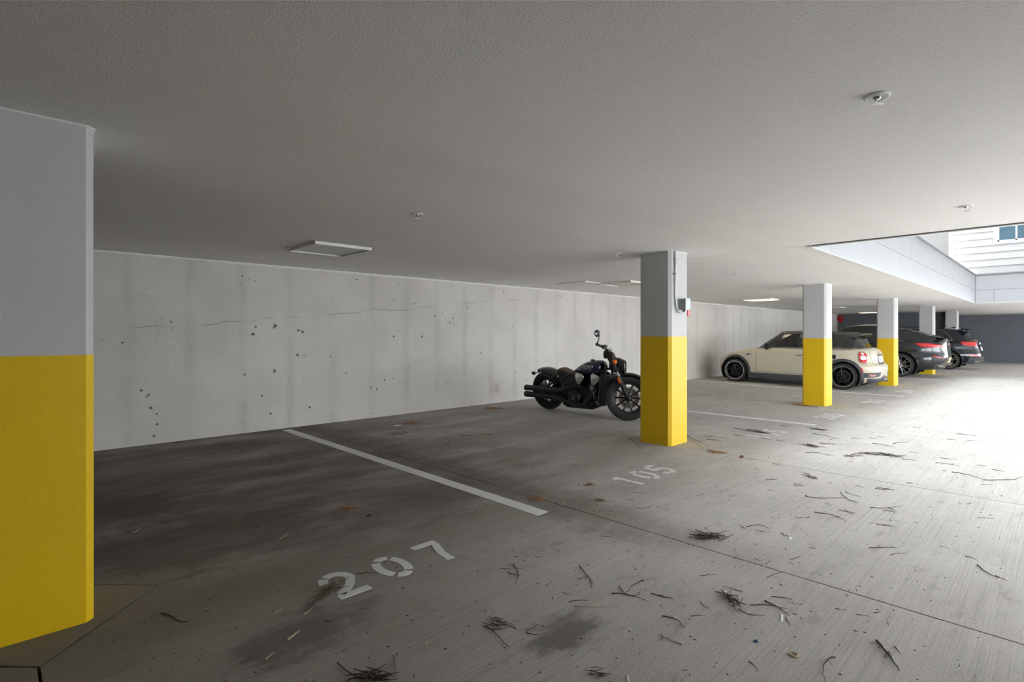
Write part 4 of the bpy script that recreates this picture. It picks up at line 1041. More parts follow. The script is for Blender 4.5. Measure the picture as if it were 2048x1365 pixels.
decal(bv, oval((0, 1.86, .52), (1, 0, 0), (0, 0, 1), .36, .085, 24, p=.7), (0, -1, 0), .006, 'grille', BLK, mini); decal(bv, oval((0, 1.86, .28), (1, 0, 0), (0, 0, 1), .5, .06, 24, p=.7), (0, -1, 0), .006, 'lower_intake', CLAD, mini)
wrap_strip(bv, (0, 1.2), 38, 142, lambda t: .24, .168, .012, 'front_valance', CLAD, mini)
for s in (-1, 1):
    for (y, z) in WH: car_wheel(mini, s, (s*.825, y, z), .304, .205, .238, (5, .030, RIMB, .013, 1.15))
# cabin
for s in (-1, 1):
    st = MB().rings([[(s*.36+.22*math.copysign(abs(math.cos(2*PI*k/12))**.6, math.cos(2*PI*k/12)), y+.06*math.sin(2*PI*k/12), z) for k in range(12)] for (y, z) in ((.0, .55), (-.05, .7), (-.12, .88), (-.17, .99))]).build('front_seat', SEATM, mini, smooth=True)
    MB().rings([[(s*.36+.12*math.cos(2*PI*k/12), y+.045*math.sin(2*PI*k/12), z) for k in range(12)] for (y, z) in ((-.18, 1.02), (-.20, 1.08), (-.22, 1.16))]).build('headrest', SEATM, st, smooth=True)
MB().prism([(.45, .70), (.95, .70), (.90, .87), (.60, .915), (.47, .88)], -.68, .68).build('dashboard', SEATM, mini)
MB().prism([(-1.0, .6), (-.75, .6), (-.86, .97), (-.95, .98)], -.60, .60).build('rear_seat', SEATM, mini)
MB().lathe([(.165+.014*math.cos(2*PI*k/8), .014*math.sin(2*PI*k/8)) for k in range(8)], (-.36, .38, .90), 'y', 24, closed=True).build('steering_wheel', SEATM, mini, smooth=True)

# ---- dark grey coupe SUV
sx_, sy_ = 20.28, 4.68
suv = empty('coupe_suv_car', (sx_, sy_, floorz(sx_, 3.4))); tag(suv, 'dark grey coupe-roofed SUV with red tail lamps, seen past two columns', 'car')
B2 = smooth_tab([(-2.4, 1.12), (-2.2, 1.14), (-1.9, 1.11), (-1.4, 1.06), (-.6, 1.01), (.3, .985), (.9, .98), (1.2, 1.0), (1.7, .94), (2.1, .83), (2.4, .70)])
LV2 = [(.78, 2.05, 2.02, 6, 6, .22), (.86, 2.2, 2.12, 5, 6, .24), (.915, 2.29, 2.22, 4.5, 5, .34), (.935, 2.32, 2.29, 4, 4.6, .46), (.94, 2.33, 2.32, 4, 4.4, .58), (.935, 2.325, 2.325, 4, 4.2, .66),
       (.93, 2.31, 2.30, 4, 4, ('b', .12)), (.935, 2.30, 2.285, 3.8, 4, ('b', .45)), (.93, 2.26, 2.285, 3.6, 3.8, ('b', .70)), (.90, 2.20, 2.275, 3.4, 3.6, ('b', .90)), (.855, 2.12, 2.25, 3.2, 3.5, ('b', 1.0))]
WH2 = [(1.50, .352), (-1.25, .352)]
b2 = car_body(suv, LV2, B2, .70, .03, GREYP, WH2, .405, W=.935); bv2 = bvh_of(b2)
ZR2 = smooth_tab([(-2.3, 1.14), (-2.12, 1.17), (-1.85, 1.255), (-1.45, 1.37), (-1.15, 1.43), (-.64, 1.515), (-.23, 1.53), (.26, 1.49), (.56, 1.37), (.8, 1.22)])
g2 = greenhouse(suv, (.845, 1.36, 2.02, 3.2, 3.2, -.20), (.665, .62, 1.92, 3.2, 3.0, -.20), 5, 88, (lambda y: lerp_tab(B2, y)-.012, lambda y: max(lerp_tab(ZR2, y), lerp_tab(B2, y)+.004)), dict(front=GLD, side=GLD, rear=GLD, pillar=GREYP), .02, GREYP, .055, split=lambda y, f: '_b' if -.12 < y < -.04 else '_c' if y < -1.12 else ('_f' if y > -.1 else '_q'))
rbv = bvh_of(g2['roof'])
decal(rbv, [(.52, -1.12, 1.6), (-.52, -1.12, 1.6), (-.60, -1.6, 1.5), (-.62, -1.98, 1.4), (.62, -1.98, 1.4), (.60, -1.6, 1.5)], (0, .25, -1), .006, 'rear_window', GLD, suv)
MB().rings([[(-.72*f, y-.05*(1-f*f), z) for f in [k/8-1 for k in range(17)]]+[(.72*-f, y-.05*(1-f*f), z-t) for f in [k/8-1 for k in range(17)]] for (y, z, t) in ((-2.05, 1.165, .03), (-2.18, 1.172, .03), (-2.27, 1.175, .018))]).build('boot_spoiler', GREYP, suv, smooth=True)
def suv_trims(s):
    d = (-s, 0, 0)
    for (wy, wz) in WH2:
        rr = []
        for k in range(33):
            a = math.radians(-15+210*k/32); ring = []
            for (r, lift) in ((.398, -.02), (.400, .008), (.412, .014), (.440, .012), (.450, -.006)):
                p = proj(bv2, (s*1.1, wy+max(r, .412)*math.cos(a), max(.25, wz+max(r, .412)*math.sin(a))), d, 0); ring.append((p.x+s*lift, wy+r*math.cos(a), max(.23, wz+r*math.sin(a))))
            rr.append(ring)
        MB().rings(rr).build('arch_trim', GREYP, suv, smooth=True)
    MB().prism([(s*.86, .20), (s*.93, .21), (s*.945, .30), (s*.93, .36), (s*.86, .36)], -.80, 1.05, 'y').build('sill_trim', CLAD, suv)
    for y in (.95, -.08, -.98): seam(bv2, [(s*1.1, y, .97), (s*1.1, y-.02, .6), (s*1.1, y-.01, .37)], d, 'door_gap', SEAM, suv)
    for y in (.02, -.88): seam(bv2, [(s*1.1, y, .86), (s*1.1, y-.17, .865)], d, 'door_handle', GREYP, suv, .015, 6, .020)
    MB().tube([(s*.80, .85, 1.0), (s*.855, .2, 1.0), (s*.86, -.6, 1.02), (s*.83, -1.35, 1.075)], .009, 6).build('belt_strip', CHR, suv, smooth=True)
    MB().rings([[(s*x, .72+.07*math.cos(2*PI*k/14)*f, 1.06+.085*math.sin(2*PI*k/14)*f) for k in range(14)] for (x, f) in ((.88, .4), (.92, .92), (1.02, 1.0), (1.08, .8))]).build('door_mirror', GREYP, suv, smooth=True)
    t1 = decal(bv2, [(s*.95, -1.70, 1.005), (s*.93, -1.95, 1.01), (s*.86, -2.12, .995), (s*.62, -2.24, .955), (s*.40, -2.28, .935), (s*.40, -2.28, .900), (s*.62, -2.24, .895), (s*.88, -2.08, .885), (s*.94, -1.85, .905)], (-s*.72, .70, 0), .014, 'tail_lamp', TLR, suv)
    decal(bv2, [(s*.92, -1.85, .965), (s*.88, -2.05, .965), (s*.62, -2.24, .925), (s*.62, -2.24, .912), (s*.88, -2.05, .935), (s*.92, -1.87, .94)], (-s*.72, .70, 0), .020, 'light_bar', mat('lamp_bar', (.85, .10, .10), .2), t1)
    decal(bv2, [(s*.86, -2.12, .70), (s*.60, -2.25, .62), (s*.55, -2.25, .50), (s*.70, -2.2, .42), (s*.86, -2.1, .50)], (-s*.5, .86, 0), .006, 'bumper_vent', SAT, suv)
    decal(bv2, [(s*.84, -2.12, .665), (s*.62, -2.25, .59), (s*.62, -2.25, .565), (s*.84, -2.12, .62)], (-s*.5, .86, 0), .012, 'rear_reflector', REDL, suv)
    q = MB().rings([oval((s*.60, y, .35), (1, 0, 0), (0, 0, 1), .095*f, .045*f, 18, p=.7) for (y, f) in ((-2.12, 1), (-2.27, 1), (-2.27, .8), (-2.14, .8))], cap=False).build('exhaust_tip', POL, suv, smooth=True)
    decal(bv2, oval((s*.72, 2.1, .74), (s*.6, -.8, 0), (0, -.3, .95), .20, .07, 20, p=.7), (-s*.4, -.9, -.1), .008, 'headlamp', LENS, suv)
both(suv_trims)
decal(bv2, [(.72, -2.2, .40), (-.72, -2.2, .40), (-.74, -2.2, .25), (.74, -2.2, .25)], (0, 1, 0), .008, 'rear_diffuser', CLAD, suv)
decal(bv2, [(.17, -2.3, .585), (-.17, -2.3, .585), (-.17, -2.3, .43), (.17, -2.3, .43)], (0, 1, 0), .012, 'number_plate', PLY, suv)
for k in range(5): decal(bv2, [(-.11+k*.046, -2.3, .53), (-.085+k*.046, -2.3, .53), (-.085+k*.046, -2.3, .475), (-.11+k*.046, -2.3, .475)], (0, 1, 0), .0135, 'plate_mark', PMARK, suv, rings=1)
rb_ = decal(bv2, oval((0, -2.3, .985), (1, 0, 0), (0, 0, 1), .045, .045), (0, 1, 0), .010, 'rear_badge', CHR, suv)
seam(bv2, [(-.66, -2.3, .66), (0, -2.3, .655), (.66, -2.3, .66)], (0, 1, 0), 'hatch_gap', SEAM, suv, .003)
for s in (-1, 1): seam(bv2, [(s*.62, -2.25, 1.1), (s*.66, -2.25, .85), (s*.66, -2.25, .66)], (-s*.3, 1, 0), 'hatch_gap', SEAM, suv, .003)
for s in (-1, 1): decal(bv2, oval((s*.14, 2.3, .68), (1, 0, 0), (0, 0, 1), .12, .085, 18, p=.6), (0, -1, 0), .008, 'grille', BLK, suv)
for s in (-1, 1):
    for (y, z) in WH2: car_wheel(suv, s, (s*.925, y, z), .352, .255, .275, (7, .028, RIMS, .011, 1.5))

# ---- dark blue SUV
ax_, ay_ = 25.68, 4.365
aud = empty('estate_suv_car', (ax_, ay_, floorz(ax_, 3.2))); tag(aud, 'dark blue SUV with upright tail and silver wheels, farthest car in the row', 'car')
B3 = smooth_tab([(-2.4, 1.06), (-2.15, 1.07), (-1.6, 1.045), (-.6, 1.02), (.3, 1.0), (.9, .985), (1.2, 1.0), (1.7, .95), (2.1, .85), (2.4, .72)])
LV3 = [(.78, 2.05, 2.08, 6, 6, .20), (.86, 2.2, 2.16, 5, 6, .22), (.91, 2.28, 2.26, 4.5, 5, .34), (.935, 2.31, 2.31, 4, 4.6, .45), (.945, 2.315, 2.315, 4, 4.4, .55), (.94, 2.31, 2.29, 4, 4.4, .62),
       (.935, 2.30, 2.255, 4, 4.2, ('b', .12)), (.94, 2.29, 2.225, 3.8, 4.2, ('b', .45)), (.94, 2.25, 2.20, 3.6, 4.0, ('b', .75)), (.915, 2.20, 2.175, 3.4, 3.8, ('b', .92)), (.865, 2.12, 2.13, 3.2, 3.6, ('b', 1.0))]
WH3 = [(1.40, .335), (-1.41, .335)]
b3 = car_body(aud, LV3, B3, .68, .02, BLUEP, WH3, .385, W=.94); bv3 = bvh_of(b3)
ZR3 = smooth_tab([(-2.2, 1.40), (-1.95, 1.43), (-1.4, 1.50), (-.8, 1.54), (-.2, 1.55), (.3, 1.53), (.6, 1.47), (.9, 1.40)])
g3 = greenhouse(aud, (.86, 1.40, 1.82, 3.2, 4.2, -.25), (.66, .72, 1.58, 3.2, 4.2, -.25), 5, 88, (lambda y: lerp_tab(B3, y)-.010, lambda y: lerp_tab(ZR3, y)-.03), dict(front=GLD, side=GLD, rear=GLD, pillar=BLUEP), .02, BLUEP, .055, split=lambda y, f: '_b' if -.12 < y < -.04 else '_c' if y < -1.35 else ('_f' if y > -.1 else '_q'))
MB().rings([[(-.60*f, y-.03*(1-f*f), z) for f in [k/8-1 for k in range(17)]]+[(.60*-f, y-.03*(1-f*f), z-t) for f in [k/8-1 for k in range(17)]] for (y, z, t) in ((-1.70, 1.485, .03), (-1.86, 1.462, .035), (-1.97, 1.445, .012))]).build('roof_spoiler', BLUEP, aud, smooth=True)
MB().prism([(-1.35, 1.52), (-1.52, 1.50), (-1.50, 1.555)], -.012, .012).build('antenna_fin', BLK, aud)
def aud_trims(s):
    d = (-s, 0, 0)
    for (wy, wz) in WH3:
        rr = []
        for k in range(33):
            a = math.radians(-15+210*k/32); ring = []
            for (r, lift) in ((.378, -.02), (.380, .006), (.392, .012), (.415, .010), (.425, -.006)):
                p = proj(bv3, (s*1.1, wy+max(r, .390)*math.cos(a), max(.24, wz+max(r, .390)*math.sin(a))), d, 0); ring.append((p.x+s*lift, wy+r*math.cos(a), max(.22, wz+r*math.sin(a))))
            rr.append(ring)
        MB().rings(rr).build('arch_trim', BLUEP, aud, smooth=True)
    MB().prism([(s*.86, .19), (s*.93, .20), (s*.945, .28), (s*.93, .33), (s*.86, .33)], -.95, .95, 'y').build('sill_trim', CLAD, aud)
    for y in (.95, -.08, -1.02): seam(bv3, [(s*1.1, y, .98), (s*1.1, y-.02, .6), (s*1.1, y-.01, .34)], d, 'door_gap', SEAM, aud)
    for y in (.02, -.92): seam(bv3, [(s*1.1, y, .86), (s*1.1, y-.17, .865)], d, 'door_handle', BLUEP, aud, .015, 6, .020)
    MB().tube(catmull([(s*.665, .42, 1.44), (s*.695, -.2, 1.485), (s*.685, -.9, 1.47), (s*.70, -1.20, 1.41), (s*.80, -1.48, 1.14), (s*.865, -1.46, 1.05), (s*.875, -.8, 1.035), (s*.875, .2, 1.01)], 5), .011, 6).build('window_trim', CHR, aud, smooth=True)
    MB().rings([[(s*x, .74+.07*math.cos(2*PI*k/14)*f, 1.06+.085*math.sin(2*PI*k/14)*f) for k in range(14)] for (x, f) in ((.88, .4), (.92, .92), (1.02, 1.0), (1.08, .8))]).build('door_mirror', BLUEP, aud, smooth=True)
    t1 = decal(bv3, [(s*.94, -1.86, 1.005), (s*.80, -2.10, 1.005), (s*.55, -2.2, 1.0), (s*.52, -2.2, .90), (s*.62, -2.2, .855), (s*.84, -2.1, .85), (s*.93, -1.95, .88)], (-s*.7, .72, 0), .014, 'tail_lamp', TLR, aud)
    decal(bv3, [(s*.92, -1.92, .97), (s*.80, -2.10, .965), (s*.57, -2.2, .96), (s*.57, -2.2, .945), (s*.80, -2.1, .94), (s*.92, -1.94, .945)], (-s*.7, .72, 0), .020, 'light_bar', mat('lamp_bar', (.85, .10, .10), .2), t1)
    decal(bv3, [(s*.88, -2.12, .55), (s*.48, -2.3, .55), (s*.48, -2.3, .50), (s*.88, -2.12, .49)], (-s*.5, .86, 0), .012, 'rear_reflector', TLR, aud)
    MB().rings([oval((s*.62, y, .285), (1, 0, 0), (0, 0, 1), .11*f, .034*f, 18, tilt=s*.15, p=.6) for (y, f) in ((-2.12, 1), (-2.26, 1), (-2.26, .8), (-2.14, .8))], cap=False).build('exhaust_tip', POL, aud, smooth=True)
    decal(bv3, oval((s*.72, 2.1, .76), (s*.6, -.8, 0), (0, -.3, .95), .20, .075, 20, p=.7), (-s*.4, -.9, -.1), .008, 'headlamp', LENS, aud)
both(aud_trims)
decal(bv3, [(.80, -2.2, .44), (-.80, -2.2, .44), (-.78, -2.2, .24), (.78, -2.2, .24)], (0, 1, 0), .008, 'rear_diffuser', CLAD, aud)
decal(bv3, [(.16, -2.3, .82), (-.16, -2.3, .82), (-.16, -2.3, .68), (.16, -2.3, .68)], (0, 1, 0), .012, 'number_plate', PLATE, aud)
for k in range(4):
    c = Vector((-.105+k*.07, -2.3, .95)); P = [proj(bv3, c+Vector((.046*math.cos(2*PI*j/20), 0, .046*math.sin(2*PI*j/20))), (0, 1, 0), .006) for j in range(21)]
    MB().tube(P, .006, 5, cap=False).build('badge_ring', CHR, aud, smooth=True)
seam(bv3, [(-.86, -2.3, .605), (0, -2.3, .60), (.86, -2.3, .605)], (0, 1, 0), 'hatch_gap', SEAM, aud, .003)
decal(bv3, oval((0, 2.3, .62), (1, 0, 0), (0, 0, 1), .42, .20, 20, p=.5), (0, -1, 0), .008, 'grille', BLK, aud)
for s in (-1, 1):
    for (y, z) in WH3: car_wheel(aud, s, (s*.93, y, z), .335, .24, .262, (5, .034, RIMS, .017, 1.2))

# ------------------------------------------------------------------ twigs, straws, debris on the floor
TWIGS=[[(3.45,1.45),(3.41,1.40)],[(3.46,1.42),(3.56,1.38),(3.53,1.31)],[(3.52,1.23),(3.46,1.15)],[(3.86,1.26),(3.94,1.20)],[(4.08,1.21),(4.11,1.14),(4.09,1.06),(4.02,1.00)],[(4.46,1.39),(4.44,1.31),(4.53,1.22),(4.61,1.15)],[(4.73,1.22),(4.57,1.12),(4.55,1.06)],[(4.79,1.20),(4.73,1.08)],[(4.26,1.11),(4.26,1.00)],[(4.31,1.08),(4.22,1.01)],[(4.48,0.97),(4.55,0.88),(4.70,0.81)],[(4.47,0.89),(4.49,0.83),(4.41,0.82)],[(4.58,0.88),(4.48,0.81)],[(4.12,0.86),(4.14,0.75)],[(4.12,0.82),(4.16,0.77)],[(3.63,0.79),(3.71,0.72),(3.75,0.67)],[(3.59,0.68),(3.65,0.66),(3.69,0.62)],[(3.88,0.39),(3.88,0.36),(3.85,0.33)],[(3.78,0.33),(3.69,0.28),(3.65,0.23)],[(3.68,0.25),(3.64,0.20)],[(3.96,0.51),(3.96,0.47)],[(4.75,0.41),(4.81,0.33)],[(5.07,1.05),(5.05,0.99)],[(5.10,1.01),(5.11,0.94)],[(5.46,0.91),(5.47,0.88)],[(3.39,1.03),(3.40,1.00)],[(3.01,1.19),(3.00,1.15)],[(2.97,1.12),(3.04,1.12)],[(3.13,1.05),(3.22,1.02)],[(3.10,1.04),(3.07,1.01)],[(2.82,1.05),(2.89,1.04),(2.94,1.01)],[(2.40,1.02),(2.39,0.97),(2.43,0.92)],[(2.47,1.00),(2.52,0.96),(2.55,0.91)],[(2.56,0.97),(2.54,0.90),(2.50,0.84)],[(2.48,0.85),(2.42,0.81)],[(2.63,0.96),(2.66,0.91),(2.66,0.88)],[(2.34,1.17),(2.31,1.11)],[(2.10,1.23),(2.12,1.17),(2.08,1.11)],[(2.19,1.14),(2.21,1.13),(2.24,1.10)],[(2.25,1.36),(2.27,1.27)],[(2.55,0.53),(2.48,0.48),(2.38,0.42)],[(2.50,0.48),(2.46,0.46)],[(2.56,0.47),(2.51,0.44)],[(2.05,0.83),(2.01,0.78)],[(2.31,0.61),(2.27,0.63),(2.18,0.62),(2.12,0.59)],[(2.73,0.64),(2.75,0.60)],[(2.72,0.72),(2.74,0.68)],[(2.80,0.59),(2.83,0.57)],[(2.75,0.53),(2.72,0.52)],[(4.69,1.54),(4.73,1.47)],[(4.69,1.76),(4.78,1.70)],[(2.59,1.30),(2.67,1.25)],[(3.41,2.04),(3.42,2.01)],[(3.86,1.96),(3.92,1.93)],[(6.98,3.03),(6.95,2.84),(6.88,2.56)],[(7.60,2.67),(7.69,2.56)],[(7.30,2.19),(7.26,2.04),(7.15,1.85)],[(7.05,1.92),(7.14,1.90)],[(6.05,2.99),(6.13,2.84),(6.13,2.70)],[(5.87,2.86),(5.91,2.74),(5.79,2.64)],[(5.95,3.16),(5.70,2.92),(5.52,2.72)],[(6.46,2.81),(6.46,2.69)],[(6.55,2.50),(6.49,2.38)],[(6.54,2.34),(6.51,2.23)],[(6.71,1.94),(6.82,1.73)],[(6.05,1.87),(6.13,1.81),(6.11,1.65)],[(6.47,1.13),(6.46,1.01)],[(6.88,1.14),(6.93,1.07)],[(6.78,0.87),(6.81,0.74)],[(6.49,0.87),(6.52,0.78),(6.47,0.69)],[(7.14,1.52),(7.07,1.30)],[(7.29,1.35),(7.53,1.24)],[(6.67,0.58),(6.67,0.51)],[(6.56,0.47),(6.52,0.38)],[(6.16,0.71),(6.14,0.59),(6.02,0.48)],[(6.02,0.48),(6.21,0.31),(6.41,0.25)],[(6.17,0.78),(6.19,0.74)],[(8.06,0.97),(8.08,0.88)],[(8.60,0.94),(8.60,0.75)],[(8.14,0.80),(8.15,0.71)],[(5.44,0.92),(5.47,0.88)],[(5.07,1.06),(5.07,0.99)],[(5.12,1.06),(5.12,0.94)],[(5.05,1.19),(5.04,1.13)],[(5.83,0.48),(5.89,0.41)],[(4.75,1.56),(4.73,1.48)],[(4.40,1.64),(4.42,1.59)],[(4.68,1.76),(4.78,1.70)],[(5.30,1.93),(5.25,1.82)],[(5.28,2.17),(5.32,2.07)],[(4.98,1.98),(4.98,1.92)],[(8.83,1.42),(8.75,1.33)],[(7.28,1.76),(7.36,1.69)],[(7.49,1.62),(7.50,1.54)],[(7.69,1.58),(7.63,1.50)],[(3.09,3.86),(3.11,3.69)],[(2.56,2.95),(2.54,2.87)],[(3.41,2.29),(3.40,2.22)],[(3.27,2.11),(3.35,2.07)],[(1.34,2.54),(1.42,2.47)],[(2.00,2.06),(1.85,1.89)],[(1.92,2.07),(1.95,2.03)],[(1.91,2.01),(1.93,1.94)],[(2.24,1.80),(2.18,1.70),(2.12,1.61)],[(2.11,1.71),(2.17,1.69)],[(2.15,1.66),(2.09,1.60)],[(2.20,1.52),(2.15,1.44),(2.20,1.40)],[(2.34,1.47),(2.16,1.45)],[(2.11,1.50),(2.15,1.45)],[(2.15,1.45),(2.17,1.34)],[(1.95,1.67),(1.96,1.62)],[(1.90,1.59),(1.98,1.54)],[(2.25,1.37),(2.28,1.27)],[(1.49,1.71),(1.45,1.52)],[(1.50,1.67),(1.55,1.63)],[(1.59,1.56),(1.66,1.56)],[(1.58,1.55),(1.61,1.50)],[(0.92,1.90),(0.94,1.76),(1.02,1.70)],[(1.10,1.79),(1.04,1.68)],[(0.53,2.78),(0.56,2.69),(0.57,2.64),(0.60,2.62)],[(0.66,2.15),(0.74,2.18)],[(0.59,2.12),(0.63,2.13)],[(0.67,2.67),(0.69,2.65)],[(1.02,2.22),(1.04,2.19)],[(3.65,4.86),(3.61,4.72)],[(4.09,5.15),(4.19,4.97)]]
STRAWS=[[(2.94,2.53),(3.03,2.57)],[(1.89,1.55),(1.98,1.44)],[(1.24,1.78),(1.22,1.74)],[(0.85,2.18),(0.91,2.21)],[(0.62,4.04),(0.67,4.08)],[(2.42,5.42),(2.49,5.43)],[(1.24,3.30),(1.31,3.36)],[(0.74,2.11),(0.78,2.14)],[(0.85,2.19),(0.91,2.22)],[(0.89,2.43),(0.94,2.46)],[(0.98,2.33),(1.03,2.36)]]
TW = [mat('twig_dark', (.045, .036, .028), .85, var=.4, scale=60), mat('twig_brown', (.09, .055, .032), .85, var=.4, scale=60), mat('twig_grey', (.13, .11, .09), .85, var=.3, scale=60)]
STRAW = mat('straw', (.55, .45, .28), .7, var=.3); NEED = mat('pine_needles', (.17, .085, .035), .8, var=.5, scale=90); RUSTN = mat('fallen_needles_rust', (.34, .15, .05), .8, var=.5, scale=90)
LITT = mat('litter_specks', (.075, .055, .038), .9, var=.5, scale=50)
def twig_mb(pts, r, rnd, fork=True):
    P = [Vector((x, y, floorz(x, y)+r*.9)) for x, y in pts]
    if len(P) == 2:
        d = P[1]-P[0]; n = Vector((-d.y, d.x, 0))*rnd.uniform(-.10, .10); P = [P[0], P[0]+d*.5+n, P[1]]
    C = catmull(P, 4); n = len(C); L = (P[-1]-P[0]).length
    C = [p+Vector((rnd.uniform(-1, 1), rnd.uniform(-1, 1), rnd.uniform(0, .8)))*min(.004, L*.02) for p in C]
    m = MB().tube(C, [r*(1.1-.75*i/(n-1)) for i in range(n)], 5)
    if fork and L > .09:
        for q in range(rnd.choice((0, 1, 2))):
            i = rnd.randrange(2, n-2); d = (C[i+1]-C[i-1]).normalized(); sd = rnd.choice((-1, 1))
            f = (d*.8+Vector((-d.y, d.x, 0))*sd*.6+Vector((0, 0, .12))).normalized()*L*rnd.uniform(.12, .3)
            m.tube([C[i], C[i]+f*.5, C[i]+f], [r*.5, r*.4, r*.2], 4)
    return m
rnd = random.Random(11)
def pix(x, y):
    F = x*math.cos(YAW)+y*math.sin(YAW); return 1024+1070.15*(x*math.sin(YAW)-y*math.cos(YAW))/F, 669.2+1070.15*CAM_H/F
LAND = [('number 207', 1.52, 2.49), ('number 105', 4.09, 2.56), ('the boxed column', 5.35, 2.9), ('the twig-covered number', 6.88, 2.57), ('number 205', 9.12, 2.5), ('the near stripe end', 2.71, 2.5), ('the big twig heap', 3.12, 1.5), ('the narrow twig bundle', 2.45, 1.08),
        ('the orange needle heap', 1.8, 3.53), ('the blue cap', 2.2, .86), ('the left column foot', .35, 2.9), ('the dark foreground heap', 1.54, 1.67), ('the middle stripe end', 8.02, 2.36), ('the rear left stall', 2.5, 5.3), ('the hatchback column', 10.65, 3.0), ('the motorcycle', 6.6, 5.1), ('the line of heaps', 6.4, 1.4), ('the bottom edge heap', 1.0, 1.72)]
def describe(pts, noun):
    mx, my = sum(p[0] for p in pts)/len(pts), sum(p[1] for p in pts)/len(pts); u, v = pix(mx, my)
    best = min(LAND, key=lambda q: math.dist(pix(q[1], q[2]), (u, v))); lu, lv = pix(best[1], best[2]); dx, dy = u-lu, v-lv
    L = sum(math.dist(a, b) for a, b in zip(pts[:-1], pts[1:])); ch = math.dist(pts[0], pts[-1]); a0, a1 = pix(*pts[0]), pix(*pts[-1])
    size = 'tiny' if L < .06 else 'short' if L < .12 else 'medium' if L < .22 else 'long'
    shape = 'curved' if len(pts) > 2 and ch < .985*L else 'straight'
    lie = 'lying crosswise' if abs(a1[0]-a0[0]) > 2.5*abs(a1[1]-a0[1]) else 'pointing away' if abs(a1[0]-a0[0]) < .7*abs(a1[1]-a0[1]) else 'slanting down right' if (a1[0]-a0[0])*(a1[1]-a0[1]) > 0 else 'slanting up right'
    near = 'just ' if math.hypot(dx, dy) < 60 else '' if math.hypot(dx, dy) < 150 else 'well '
    where = ('right of ' if dx > 0 else 'left of ') if abs(dx) > abs(dy)*1.3 else ('below ' if dy > 0 else 'above ')
    return f'{size} {shape} {noun} {lie}, {near}{where}{best[0]}'
SPECIAL = {40: ('long thick dark twig at bottom right of the floor', .0048), 18: ('long curved twig on bright concrete at far right', .0028), 33: ('curved twig beside the white paper stick', .003),
           108: ('straight dark twig lying below number 207, towards the camera', .0032), 119: ('snaking dark twig on the floor near the left column foot', .003)}
for i, p in enumerate(TWIGS):
    L = sum(math.dist(a, b) for a, b in zip(p[:-1], p[1:])); d = math.hypot(*p[0])
    r = (.0013 + .0004*rnd.random() + .0045*min(.25, L)) * (1.25 if d > 6 else 1.0)
    k = rnd.randrange(3)
    lb = describe(p, ('dark', 'brown', 'grey')[k]+' twig')
    if i in SPECIAL: lb, r = SPECIAL[i]; k = 0
    tag(twig_mb(p, r, rnd).build('twig', TW[k], smooth=True), lb, 'twig', 'loose twigs on the floor')
for k in range(60):     # shorter scraps between them
    while True:
        x, y = rnd.uniform(1.0, 12), rnd.uniform(.3, 6.8)
        u = (x*math.sin(YAW)-y*math.cos(YAW))/(x*math.cos(YAW)+y*math.sin(YAW))
        if abs(u) < .93 and math.hypot(x, y) > 1.5 and not any(abs(x-c) < .35 and abs(y-COLYC) < .35 for c in COLC): break
    a = rnd.uniform(0, PI); L = rnd.uniform(.03, .10); q = [(x, y), (x+L*math.cos(a), y+L*math.sin(a))]; k = rnd.randrange(3)
    tag(twig_mb(q, rnd.uniform(.0012, .0019), rnd, False).build('twig', TW[k], smooth=True), describe(q, ('dark', 'brown', 'grey')[k]+' twig scrap'), 'twig', 'loose twigs on the floor')
for p in STRAWS:
    tag(twig_mb(p, .0022, rnd, False).build('straw', STRAW, smooth=True), describe(p, 'pale straw'), 'straw', 'pale straws on the floor')
def pile(name, a, b, n, w, L, r, m, label, cat, rnd, h=.02):
    q = MB(); A, B = Vector(a), Vector(b); d = (B-A)
    th = math.atan2(d.y, d.x)
    for k in range(int(n*.7)):
        t = rnd.gauss(.5, .22); t = max(0, min(1, t)); c = A+d*t+Vector((rnd.gauss(0, w), rnd.gauss(0, w)))
        an = th+rnd.gauss(0, .55); l = L*rnd.uniform(.4, 1.1); dx, dy = math.cos(an)*l/2, math.sin(an)*l/2
        z = floorz(c.x, c.y)+r+abs(rnd.gauss(0, h*.5))*math.exp(-((t-.5)*2.2)**2)
        zt = rnd.uniform(-.5, .5)*h*.5
        e0 = Vector((c.x-dx, c.y-dy, max(floorz(c.x, c.y)+r, z+zt))); e1 = Vector((c.x+dx, c.y+dy, max(floorz(c.x, c.y)+r, z-zt)))
        mid = (e0+e1)/2+Vector((-dy, dx, 0))*rnd.uniform(-.25, .25)
        r_ = r*.62; q.tube([e0, mid, e1], [r_, r_, r_*.5], 4)
    o = q.build(name, m); tag(o, label, cat, kind='stuff'); return o
